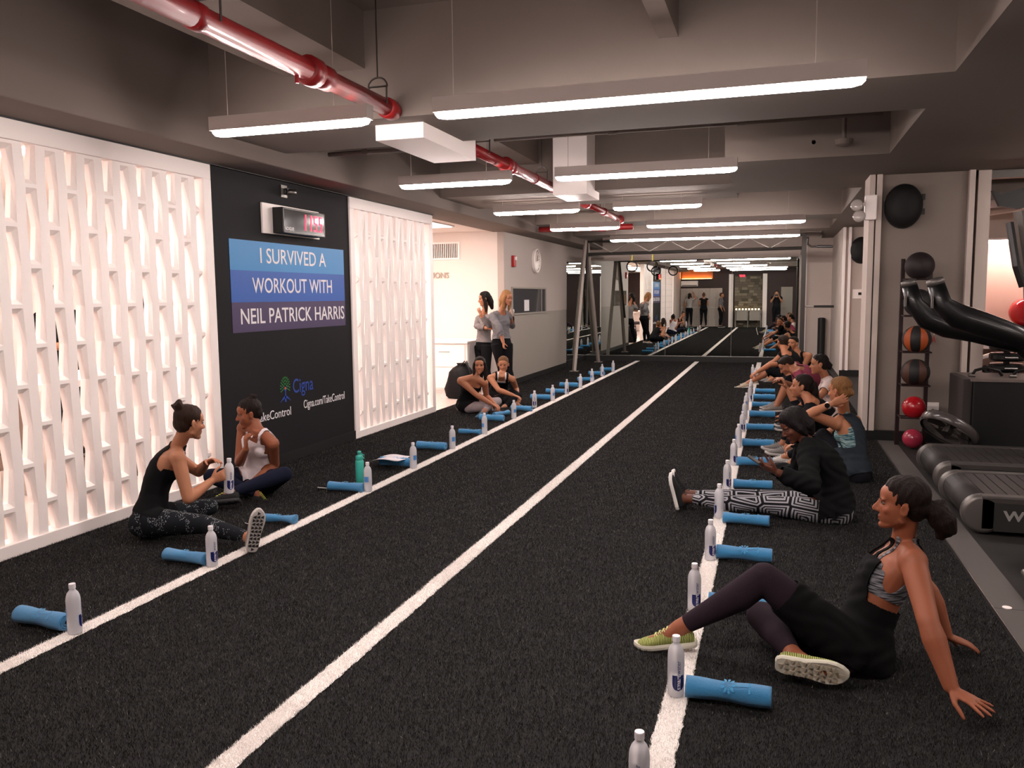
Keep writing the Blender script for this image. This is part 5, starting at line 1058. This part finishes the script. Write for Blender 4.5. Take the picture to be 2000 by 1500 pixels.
TAILLOW = [((0, -.10, .0), (0, -.135, -.02), (0, -.165, -.06), (0, -.17, -.10)), (.022, .036, .034, .016)]
# R1 nearest woman, leaning back on her hands
R1, J1, h1 = person('woman leaning back on her hands in striped lime shoes and black drape top',
  dict(pel=(1672, 1272, 3.76), neck=(1768, 1062, 'n'), fp=(-1, 0, 0), fc=(-1, -.05, 0), head=(1762, 982, 3.79), fd=(-1, .10, -.02), hu=(.1, 0, 1), bow=-.01, dim=dict(lg=1.2, sh=.175), fat=1.12,
   knL=(1492, 1128, 3.66), anL=(1326, 1228, 3.66), knR=(1452, 1192, 'f'), anR=(1553, 1284, 'n'), ftL=((-1, -.04, -.16), (-.16, 0, -1)), ftR=((1, -.12, -.02), (0, -1, -.12)),
   elL=(1814, 1218, 'n'), wrL=(1861, 1352, 'n'), hdL=(.50, -.36, -.12), hnL=(0, 0, -1), cuL=.06, sprL=.35, elR=(1816, 1158, 3.99), wrR=(1848, 1242, 3.98), hdR=(.9, .1, -.3), hnR=(0, 0, -1), cuR=.15, sprR=.2, shdrop=.03, shf=-.02),
  skin='97593f', vox=.0052, nose=1.15, hair=dict(col='1e1411', tubes=(((( 0, -.095, -.015), (0, -.13, -.03), (0, -.155, -.065), (.01, -.165, -.105), (.012, -.15, -.13)), (.028, .050, .056, .048, .024)), ((.005, -.10, -.005), (.01, -.15, -.005), (.01, -.18, -.04)) and (((.005, -.10, -.005), (.01, -.15, -.0), (.01, -.18, -.045)), (.02, .028, .016))), tie=(0, -.108, -.02), tiec='8a8480'),
  garments=[('leggings', leggings(.90, .06), K('2a1f27'), .0025, 0, 0), ('sports_bra', lambda e: C(e, 'torso', 'ua') & ~(C(e, 'ua') & (e['t'] > .2)) & (np.abs(e['x']) < .15) & (e['h'] > .265) & ((e['h'] < .40) | ((np.abs(e['x']) > .075) & (np.abs(e['x']) < .092) & (e['h'] < .56))) & ~((np.abs(e['x']) > .13) & (e['h'] > .375)), pat_mat('grey_streak_knit', '2c2c30', '86868c', 'streak'), .003, 0, 0),
   ('drape_top', lambda e: (C(e, 'torso', 'th') & (e['h'] > -.04) & (e['h'] < .235) & (e['t'] < .75)) | ((C(e, 'torso') | (C(e, 'head') & (e['t'] < .1))) & (e['f'] > .045) & (e['h'] < .41) & (e['h'] > 0) & (np.abs(e['x']) < .12)) | ((C(e, 'torso') | (C(e, 'head') & (e['t'] < .1))) & (e['h'] >= .40) & (e['h'] < .56) & (np.abs(e['x']) > .05) & (np.abs(e['x']) < .078)), K('0d0c0e'), .011, 6, .004)],
  shoes=dict(cols=('9aa544', 'c9c4b4', 'a99c88', 'd9dc9a'), mat=pat_mat('lime_stripe_knit', 'bcc46a', '3c3c34', 'stripe')))
# R2 woman with phone
R2, J2, h2 = person('woman in black jacket and hexagon leggings looking at her phone',
  dict(pel=(1626, 994, 6.2), neck=(1580, 868, 'n'), fp=(-1, .05, 0), fc=(-1, -.05, -.3), head=(1548, 826, 'n'), fd=(-.82, -.33, -.52), hu=(-.3, 0, 1), bow=.07,
   knL=(1482, 984, 6.13), anL=(1338, 974, 6.15), knR=(1486, 972, 6.34), anR=(1344, 966, 6.30), ftL=((-.25, 0, 1), (-1, 0, -.22)), ftR=((-.3, .05, 1), (-1, 0, -.3)),
   elL=(1584, 950, 'n'), wrL=(1517, 922, 'n'), hdL=(-.9, .1, .35), hnL=(0, .6, .8), cuL=.5, elR=(1560, 925, 'f'), wrR=(1508, 915, 'f'), hdR=(-.9, -.2, .3), hnR=(0, -.6, .8), cuR=.5, shf=.04, shdrop=.055),
  skin='5f3729', vox=.0065, hair=dict(col='171213', grow=.010, brow='120c0a', fringe=.012, tubes=(((.066, .01, .02), (.078, -.01, -.04), (.072, -.03, -.085)), (.034, .034, .016)) and ((((.064, .015, .03), (.078, .0, -.03), (.074, -.02, -.085)), (.032, .032, .018)), (((-.064, .015, .03), (-.078, .0, -.03), (-.074, -.02, -.085)), (.032, .032, .018)), (((0, -.07, .0), (0, -.09, -.05), (0, -.085, -.10)), (.05, .055, .03)), (((.045, -.06, .0), (.052, -.07, -.05), (.05, -.065, -.10)), (.045, .045, .025)), (((-.045, -.06, .0), (-.052, -.07, -.05), (-.05, -.065, -.10)), (.045, .045, .025)))),
  garments=[('leggings', leggings(.90, .12), pat_mat('hexagon_print', '16151a', '9b9aa0', 'hex'), .003, 0, 0), ('jacket', jacket, K('121214'), .022, 12, .006)],
  shoes=dict(cols=('111113', 'd8d4d0', '2a2a2c', '111113'), sock='111113', tread='bars'))
ph = Mc; pm = J2['wrL'] + Vector((-.13, .03, .055))
phone((0, 0, 0), None, 'dark phone held up in the hands of the woman in hexagon leggings', '1a1a1c', Matrix.Translation(pm) @ Matrix.Rotation(1.45, 4, 'Z') @ Matrix.Rotation(.55, 4, 'X'))
# W1 woman in black tank with back to camera
W1, J3, h3 = person('woman in black racer tank and flecked leggings uncapping a bottle',
  dict(pel=(298, 1016, 4.5), neck=(346, 868, 'n'), fp=(.85, .45, 0), fc=(.72, .68, -.1), head=(370, 824, 4.62), fd=(.42, .88, -.18), bow=.05,
   knR=(402, 1024, 'n'), anR=(488, 1050, 'n'), knL=(410, 990, 'f'), anL=(372, 1005, 4.95), ftR=((.20, .1, 1), (.78, -.62, -.15)), ftL=((.4, .8, 0), (.2, .2, -1)),
   elR=(370, 984, 'n'), wrR=(415, 938, 'f'), hdR=(.7, .3, .35), hnR=(-.1, .9, .1), cuR=.55, elL=(388, 922, 'f'), wrL=(404, 903, 'n'), hdL=(.8, -.1, .25), hnL=(.2, -.4, -.8), cuL=.45, shf=.02),
  skin='ac7558', vox=.0065, hair=dict(col='2b1a12', tubes=((((0, -.07, .075), (0, -.095, .105), (.0, -.09, .13)), (.03, .036, .02)), (((.02, -.09, .10), (.03, -.105, .12)), (.024, .012)), (((-.02, -.10, .09), (-.035, -.12, .10)), (.02, .010)))),
  garments=[('leggings', leggings(.93, .10), pat_mat('white_fleck_print', '14171c', 'aab0b4', 'dash'), .003, 0, 0), ('racer_tank', lambda e: C(e, 'torso', 'ua', 'head') & ~(C(e, 'ua') & (e['t'] > .12)) & (e['h'] > .03) & (e['h'] < .545) & (np.abs(e['x']) < np.where(e['f'] < 0, np.where(e['h'] > .30, .155 - (e['h'] - .30)*.42, .30), np.where(e['h'] > .36, .11, .3))) & ~((e['h'] > .42) & (np.abs(e['x']) < .035) & (e['f'] > 0)) | (C(e, 'th') & (e['h'] > .03) & (e['t'] < .2)), K('0e0e11'), .005, 2, .0015)],
  shoes=dict(cols=('8f8784', 'b7b0ac', '1c1b1c', 'c8c2c0')))
t = dup(b0, (0, 0, 0), 0, 'frosty water bottle held in both hands by the woman in the racer tank')
t.location = J3['wrR'] + Vector((.085, .06, -.10)); t.rotation_euler = (0, .05, 1)
# W2 woman in white tank
W2, J4, h4 = person('woman in white tank sitting cross legged against the dark poster panel, hand at her chin',
  dict(pel=(500, 940, 5.85), neck=(504, 842, 'n'), fp=(-.1, -1, 0), fc=(-.2, -1, -.1), head=(486, 806, 5.72), fd=(-.72, -.66, -.22), bow=.05,
   elR=(466, 912, 'n'), wrR=(481, 876, 'n'), hdR=(.02, -.1, 1), hnR=(.4, .5, 0), cuR=.75, elL=(537, 908, 'f'), wrL=(497, 938, 'n'), hdL=(-.8, -.2, -.3), hnL=(0, .3, -1), cuL=.4,
   knR=(412, 930, 'n'), anR=(505, 966, 'n'), knL=(556, 926, 'n'), anL=(452, 962, 5.3), ftR=((.9, -.25, -.1), (.1, -.5, -.9)), ftL=((-.9, -.25, -.1), (-.1, -.5, -.9))),
  skin='8a5138', vox=.0065, hair=dict(col='1c1310', tubes=((((0, -.05, .085), (.0, -.07, .115), (.01, -.05, .13)), (.032, .036, .02)), (((.02, -.06, .11), (.05, -.07, .12)), (.02, .01)))),
  garments=[('leggings', leggings(.95, .10), K('161a2b'), .004, 0, .001), ('white_tank', tank(.06, .425, (.05, .085), .115), K('d9cfd2'), .008, 5, .003)],
  shoes=dict(cols=('101114', '26262a', '17181a', 'cdd26a'), sock='d8d4d4'))
# W3 / W4 seated pair
LONG = ((((.06, .02, .03), (.075, .01, -.05), (.07, .03, -.14), (.06, .04, -.2)), (.03, .03, .03, .012)), (((-.06, .02, .03), (-.075, .01, -.05), (-.075, .02, -.14), (-.07, .03, -.22)), (.03, .03, .03, .012)), (((0, -.07, 0), (0, -.09, -.08), (0, -.09, -.18)), (.06, .055, .03)))
W3, J5, h5 = person('dark haired woman in strapless black top and ombre leggings sitting beside the bottle line',
  dict(pel=(914, 794, 10.75), neck=(924, 738, 'n'), fp=(.55, -.8, 0), fc=(.45, -.9, -.1), head=(937, 713, 10.6), fd=(.25, -.95, -.05), bow=.06,
   elR=(938, 778, 'n'), wrR=(962, 790, 'n'), elL=(950, 774, 'f'), wrL=(966, 789, 'n'), cuR=.5, cuL=.5, knR=(950, 795, 'n'), anR=(975, 806, 'f'), knL=(972, 784, 10.85), anL=(945, 803, 'n'), ftR=((.9, -.1, -.1), (0, -.4, -1)), ftL=((-.3, -.9, -.1), (0, 0, -1)), shf=.03),
  skin='a26a4e', vox=.008, hair=dict(col='1b110e', tubes=LONG),
  garments=[('leggings', leggings(.93, .08), mat('ombre_leggings', '8b7e80', .85, noise=.6, nscale=7), .003, 0, 0), ('strapless_top', lambda e: C(e, 'torso', 'th') & (e['h'] > -.02) & (e['h'] < .37) & ~(C(e, 'th') & (e['t'] > .12)), K('0c0c0f'), .007, 3, .002)],
  shoes=dict(cols=('3a5c78', '9aa4a8', '333333', '7790a0')))
W4, J6, h6 = person('woman with fair brown hair in black tank over white bra, forearms on her knees',
  dict(pel=(975, 769, 11.95), neck=(980, 733, 'n'), fp=(.4, -.9, 0), fc=(.35, -.95, -.2), head=(983, 711, 11.7), fd=(.2, -.95, -.22), bow=.07,
   elR=(974, 762, 'n'), wrR=(1003, 772, 'n'), elL=(1008, 758, 'f'), wrL=(1011, 775, 'n'), cuR=.5, cuL=.5, knR=(988, 780, 11.75), anR=(1010, 790, 'n'), knL=(1012, 774, 'n'), anL=(985, 795, 'n'), ftR=((.9, -.1, -.1), (0, -.4, -1)), ftL=((-.6, -.7, -.1), (0, 0, -1)), shf=.03),
  skin='a57053', vox=.008, hair=dict(col='6a4a30', brow='4a3424', tubes=((((0, -.07, .05), (0, -.1, .06)), (.04, .03)),)),
  garments=[('leggings', leggings(.93, .1), K('101014'), .003, 0, 0), ('white_bra', tank(.25, .40, (.045, .075), .115), K('d8cccc'), .003, 0, 0), ('black_tank', tank(.05, .365, (.062, .10), .125), K('101013'), .007, 2, .002)],
  shoes=dict(cols=('2a2a2e', '9a9a9a', '333333', '888888')))
# standing pair
W5, J7, h7 = person('standing woman with long dark hair in grey sweater, facing away from the blonde',
  dict(stand=1, pel=(944, 676, 13.1), neck=(946, 605, 'n'), fp=(-.5, -.8, 0), fc=(-.6, -.75, 0), head=(946, 583, 13.0), fd=(-.85, -.45, -.2), bow=.01,
   elR=(931, 637, 'n'), wrR=(953, 641, 'n'), hdR=(.9, -.2, 0), hnR=(0, .9, 0), elL=(955, 635, 'n'), wrL=(938, 613, 'n'), hdL=(-.3, -.1, .9), hnL=(-.2, .9, 0), hs=.82, cuL=.6,
   knR=(938, 724, 'n'), anR=(935, 766, 'f'), knL=(951, 724, 'n'), anL=(955, 768, 'n'), ftR=((-.5, -.85, -.1), (0, 0, -1)), ftL=((-.3, -.95, -.1), (0, 0, -1))),
  skin='a67154', vox=.008, hair=dict(col='15100f', tubes=LONG),
  garments=[('leggings', leggings(.93, .12), K('101013'), .003, 0, 0), ('sweater', tee(.06, 1.1, .75), K('7b7676'), .012, 4, .004)],
  shoes=dict(cols=('141416', 'cfcaca', '333333', '888888')))
W6, J8, h8 = person('standing blonde woman in grey sweater holding a cup, looking down',
  dict(stand=1, pel=(980, 672, 12.7), neck=(978, 602, 'n'), fp=(.6, -.75, 0), fc=(.75, -.6, 0), head=(990, 581, 12.6), fd=(.85, -.45, -.3), bow=.02,
   elR=(975, 640, 'n'), wrR=(984, 673, 'n'), hdR=(.1, -.1, -.9), hnR=(.5, .5, 0), hs=.85, cuR=.6, elL=(1000, 636, 'f'), wrL=(998, 622, 'n'), hdL=(.1, -.3, .9), hnL=(-.5, .5, 0), cuL=.6,
   knR=(980, 724, 'n'), anR=(976, 772, 'f'), knL=(994, 722, 'n'), anL=(1000, 772, 'f'), ftR=((.6, -.8, -.1), (0, 0, -1)), ftL=((.8, -.6, -.1), (0, 0, -1))),
  skin='ac755a', vox=.008, hair=dict(col='9a7048', brow='7a5a3a', tubes=LONG),
  garments=[('leggings', leggings(.93, .12), K('101013'), .003, 0, 0), ('sweater', tee(.08, 1.1, .55), K('6e6c6f'), .014, 4, .005)],
  shoes=dict(cols=('b9b2b0', 'cfcaca', '333333', '888888')))
t = thing('drink_cup', J8['wrL'] + Vector((.03, -.03, .03)), 'clear plastic cup held by the standing blonde woman', 'cup')
b = MB(); b.smooth = True; b.lathe([(.028, 0), (.03, .002), (.038, .12), (.036, .12), (.029, .006)], t.location, 20); b.build('cup', mat('cup_clear', 'c9b8ae', .1, trans=.5), t)
# R3.. right row
R3p, J9, h9 = person('woman with fair hair and dark tank, hand with smartwatch behind her head',
  dict(pel=(1668, 925, 7.6), neck=(1648, 806, 'n'), fp=(-1, .3, 0), fc=(-.85, .55, -.1), head=(1640, 762, 7.55), fd=(-.80, .58, -.12), bow=.04,
   elL=(1581, 808, 'n'), wrL=(1624, 789, 7.40), hdL=(.80, .06, .38), hnL=(0, .9, .2), cuL=.28, elR=(1585, 860, 'n'), wrR=(1552, 868, 'n'), cuR=.5,
   knL=(0, 0, 'ik', (0, .1, 1)), anL=(0, 0, 'w', (.17, 7.75, .09)), knR=(0, 0, 'ik', (0, .2, 1)), anR=(0, 0, 'w', (.12, 8.05, .09)), ftL=((-1, .1, 0), (0, 0, -1)), ftR=((-1, .1, 0), (0, 0, -1))),
  skin='aa7254', vox=.0065, hair=dict(col='7b5634', brow='6a4a2c', tubes=((((0, -.09, -.01), (0, -.11, -.03)), (.03, .024)),)),
  garments=[('leggings', leggings(.9, .1), K('15151a'), .003, 0, 0), ('sports_bra', bra(.22, .40), pat_mat('teal_streak_print', '1f4a55', 'a8c4c4', 'streak'), .004, 0, 0), ('loose_tank', lambda e: (C(e, 'torso', 'th') & (e['h'] > 0) & (e['h'] < .24)) | (C(e, 'torso', 'head') & (np.abs(e['x']) < .10) & (e['h'] >= .2) & (e['h'] < .53)), K('2c333a'), .012, 6, .004)],
  shoes=dict(cols=('b9b4b0', 'd0ccc8', '444444', 'cccccc')))
b = MB(); a = (J9['elL'] - J9['wrL']).normalized(); p = J9['wrL'] + a*.03; b.tube([p - a*.011, p + a*.011], .031, 18); wt_ = b.build('watch_strap', mat('strap_white', 'd8d0cc', .5), R3p)
nv = Vector((-.25, -.95, .1)).normalized(); b = MB(); b.tube([p + nv*.028, p + nv*.038], .021, 20); b.build('watch_face', mat('watch_black', '08080a', .12), wt_)
PONY = ((((0, -.085, .03), (0, -.115, .02), (0, -.125, -.06), (0, -.115, -.14), (0, -.11, -.17)), (.026, .034, .036, .028, .012)),)
R4, J10, h10 = person('smiling woman with dark ponytail and black top behind the smartwatch woman',
  dict(pel=(1608, 866, 8.6), neck=(1583, 786, 'n'), fp=(-1, 0, 0), fc=(-1, .1, 0), head=(1566, 754, 8.5), fd=(-.98, .05, 0), bow=.05,
   elL=(1570, 845, 'n'), wrL=(1540, 822, 'n'), elR=(1560, 800, 'f'), wrR=(1534, 752, 'n'), hdR=(-.4, 0, .8), cuR=.6, knL=(0, 0, 'ik', (0, 0, 1)), anL=(0, 0, 'w', (.14, 8.5, .09)), knR=(0, 0, 'ik', (0, .1, 1)), anR=(0, 0, 'w', (.1, 8.75, .09)), ftL=((-1, 0, .05), (0, 0, -1)), ftR=((-1, 0, 0.05), (0, 0, -1))),
  skin='a16a4e', vox=.0072, hair=dict(col='1d1411', tubes=PONY, tie=(0, -.105, .03), tiec='c9c4c4'),
  garments=[('leggings', leggings(.9, .1), K('121216'), .003, 0, 0), ('black_top', tee(.02, .5), K('121215'), .008, 3, .003)],
  shoes=dict(cols=('6e6a68', 'b0aaa6', '333333', '999999')))
R5, J11, h11 = person('woman with black hair and pale tee in profile, in front of the white pillar trim',
  dict(pel=(1632, 822, 10.3), neck=(1614, 737, 'n'), fp=(-1, 0, 0), fc=(-1, -.05, 0), head=(1600, 711, 10.25), fd=(-.97, -.1, -.08), bow=.05,
   elL=(1602, 775, 'n'), wrL=(1568, 770, 'n'), elR=(1600, 770, 'f'), wrR=(1570, 760, 'f'), knL=(0, 0, 'ik', (0, 0, 1)), anL=(0, 0, 'w', (.22, 10.1, .09)), knR=(0, 0, 'ik', (0, 0, 1)), anR=(0, 0, 'w', (.22, 10.4, .09)), ftL=((-1, 0, 0), (0, 0, -1)), ftR=((-1, 0, 0), (0, 0, -1))),
  skin='a66e51', vox=.0088, hair=dict(col='151010', tubes=((((0, -.09, -.0), (0, -.115, -.03), (0, -.11, -.06)), (.035, .038, .02)),)),
  garments=[('leggings', leggings(.9, .1), K('15151a'), .003, 0, 0), ('pale_tee', tee(.0, .6), K('cdbcb8'), .011, 4, .003)],
  shoes=dict(cols=('333338', 'b0aaa6', '333333', '999999')))
R6, J12, h12 = person('man in maroon tee bending his head down between his knees',
  dict(pel=(1592, 778, 11.9), neck=(1556, 724, 'n'), fp=(-1, 0, 0), fc=(-1, 0, -.5), head=(1536, 714, 11.8), fd=(-.75, -.15, -.62), hu=(-.7, 0, .7), bow=.12,
   elL=(1548, 755, 'n'), wrL=(1528, 745, 'n'), elR=(1545, 745, 'f'), wrR=(1525, 740, 'f'), knL=(0, 0, 'ik', (0, -.1, 1)), anL=(0, 0, 'w', (.05, 11.8, .09)), knR=(0, 0, 'ik', (0, .1, 1)), anR=(0, 0, 'w', (.05, 12.1, .09)), ftL=((-1, 0, -.05), (0, 0, -1)), ftR=((-1, 0, -.05), (0, 0, -1))),
  skin='9e684e', vox=.009, male=True, hair=dict(col='241811', style='short'),
  garments=[('shorts', leggings(.05, .1), K('101014'), .012, 2, .003), ('maroon_tee', tee(.0, .6), K('8a3f52'), .011, 4, .003)],
  shoes=dict(cols=('77716c', 'b0aaa6', '333333', '999999')))
R7, J13, h13 = person('man in black tee and shorts, arms over his knees, tan shoes',
  dict(pel=(1553, 738, 14.9), neck=(1534, 692, 'n'), fp=(-1, 0, 0), fc=(-.95, .25, -.2), head=(1528, 668, 14.85), fd=(-.5, .85, 0), bow=.10,
   elL=(1503, 713, 'n'), wrL=(1478, 727, 'n'), elR=(1508, 710, 'f'), wrR=(1482, 724, 'f'), cuL=.6, cuR=.6, knL=(1502, 722, 'n'), anL=(1461, 748, 'n'), knR=(1512, 718, 'f'), anR=(1472, 742, 'f'), ftL=((-1, -.1, -.1), (0, 0, -1)), ftR=((-1, -.1, -.1), (0, 0, -1))),
  skin='a56c4f', vox=.0095, male=True, hair=dict(col='2b1e16', style='short', grow=-.002),
  garments=[('shorts', leggings(.12, .1), K('0f0f12'), .014, 2, .003), ('black_tee', tee(.0, .6), K('141416'), .011, 4, .003)],
  shoes=dict(cols=('a39684', 'd0c8bc', '55504a', 'b5aa98')))
R8, J14, h14 = person('man in black tank facing the camera by the far mirror',
  dict(pel=(1580, 745, 15.9), neck=(1561, 693, 'n'), fp=(-1, -.2, 0), fc=(-.6, -.8, 0), head=(1549, 670, 15.8), fd=(-.55, -.83, 0), bow=.06,
   elR=(1535, 712, 'n'), wrR=(1512, 722, 'n'), elL=(1565, 725, 'n'), wrL=(1540, 735, 'n'), knL=(1540, 715, 'n'), anL=(1500, 745, 'f'), knR=(1538, 712, 'f'), anR=(1498, 740, 'f'), ftL=((-1, -.1, -.1), (0, 0, -1)), ftR=((-1, -.1, -.1), (0, 0, -1))),
  skin='ac7556', vox=.0095, male=True, hair=dict(col='17100d', style='short', fringe=.004),
  garments=[('shorts', leggings(.12, .1), K('121216'), .012, 2, .003), ('black_tank', tank(.0, .41, (.05, .11), .14), K('101012'), .008, 2, .002)],
  shoes=dict(cols=('77736f', 'c0bab4', '44403c', 'aaaaaa')))
# people behind the screen at the counter
def stand(x, y, f, label, skin, hairc, top, vox=.013, arms='down', male=False, group=None, tubes=(), topc='3a3a3e', sl=.5, extra=None, noshoe=False):
    f = nrm(f); r = f.cross(Vector((0, 0, 1))); g = .03 if male else 0; P = lambda a, b_, c: ('', '', 'w', (x + r.x*a + f.x*b_, y + r.y*a + f.y*b_, c))
    sp = dict(stand=1, pel=(0, 0, 'w', (x, y, .93 + g)), neck=(0, 0, 'w', (x + f.x*.01, y + f.y*.01, 1.42 + g*2)), fp=f, fc=f, head=(0, 0, 'w', (x + f.x*.04, y + f.y*.04, 1.585 + g*2)), fd=(extra or f), bow=0, far=1,
      knL=P(-.10, .02, .50), anL=P(-.12, -.02, .10), knR=P(.10, .02, .50), anR=P(.12, -.02, .10), ftL=(f, (0, 0, -1)), ftR=(f, (0, 0, -1)))
    if arms == 'down': sp.update(elL=P(-.22, .0, 1.12), wrL=P(-.22, .1, .90), elR=P(.22, .0, 1.12), wrR=P(.22, .1, .90))
    if arms == 'fold': sp.update(elL=P(-.22, .08, 1.14), wrL=P(.02, .24, 1.14), elR=P(.22, .08, 1.14), wrR=P(-.02, .26, 1.17))
    if arms == 'up': sp.update(elL=P(-.30, .08, 1.45), wrL=P(-.18, .12, 1.66), elR=P(.22, .0, 1.12), wrR=P(.20, .12, .92))
    if arms == 'phone': sp.update(elL=P(-.24, .10, 1.24), wrL=P(-.10, .27, 1.50), elR=P(.24, .10, 1.24), wrR=P(.10, .27, 1.50), hdL=(.1, .1, 1), hdR=(-.1, .1, 1), hnL=tuple(r*1.0), hnR=tuple(r*-1.0), cuL=.5, cuR=.5)
    sp['group'] = group
    return person(label, sp, skin=skin, vox=vox, male=male, hair=dict(col=hairc, tubes=tubes) if not male else dict(col=hairc, style='short'), garments=[('leggings', leggings(.93, .12), K('121215'), .004, 0, 0), (top, tee(.04, sl, .0), K(topc), .012, 3, .003)], shoes=dict(cols=('222226', 'bbbbbb', '333333', '888888')))
q = [px_ for px_ in (0,)]
def PX(u, v, x): d = Mc.to_3x3() @ Vector((u - 1000, 750 - v, -1618.0)); return Vector((0, 0, 1.6)) + d*(x/d.x)
p = PX(112, 600, -6.95); stand(p.x, p.y, (1, -.2, 0), 'leftmost person behind the large screen, in a black tee', 'a87456', '1a1210', 'black_tee', topc='141418', male=True, arms='fold')
p = PX(284, 600, -6.95); A = stand(p.x, p.y, (.9, .4, 0), 'person with a red headband behind the counter of the large screen', 'b07c5c', '3a2418', 'tan_top', topc='b08a6a', arms='fold', tubes=LONG)
hb = MB(); hb.lathe([(.083, 0), (.084, .035)], (p.x + .03, p.y + .012, 1.625), 20); hb.build('headband', mat('headband_red', 'c01c24', .7), A[0])
p = PX(342, 600, -6.95); stand(p.x, p.y, (.9, -.3, 0), 'person in striped shirt behind the counter, right of the red headband', 'a87050', '1c1310', 'striped_shirt', topc='56585f', arms='down')
# people behind the camera, seen in the far mirror
ph_ = stand(.02, -.42, (0, 1, 0), 'photographer in dark clothes holding a phone up, seen in the far mirror', 'b58466', '1a1412', 'dark_tee', topc='17171a', male=True, arms='phone')
phone((0, 0, 0), None, 'phone held up by the photographer, seen in the far mirror', '1a1a1c', Matrix.Translation((0, -.07, 1.56)) @ Matrix.Rotation(PI/2, 4, 'X') @ Matrix.Rotation(PI/2, 4, 'Z'))
stand(-4.05, -.85, (.3, -1, 0), 'woman in pale grey top raising one arm by the lockers, in the mirror', 'a87254', '16100e', 'grey_top', topc='9c9897', arms='up', tubes=LONG)
stand(-3.35, -.75, (-.2, -1, 0), 'woman in black tank with a hair bun in front of the lockers, in the mirror', 'b58062', '5a3a24', 'black_tank', topc='111114', sl=.05, arms='fold', tubes=((((0, -.04, .10), (0, -.05, .13)), (.035, .03)),))
stand(-2.55, -.9, (1, .2, 0), 'person in grey sweater by the dark back wall, in the mirror', 'a87456', '4a3020', 'grey_sweater', topc='6a686a', sl=1.1, arms='down')
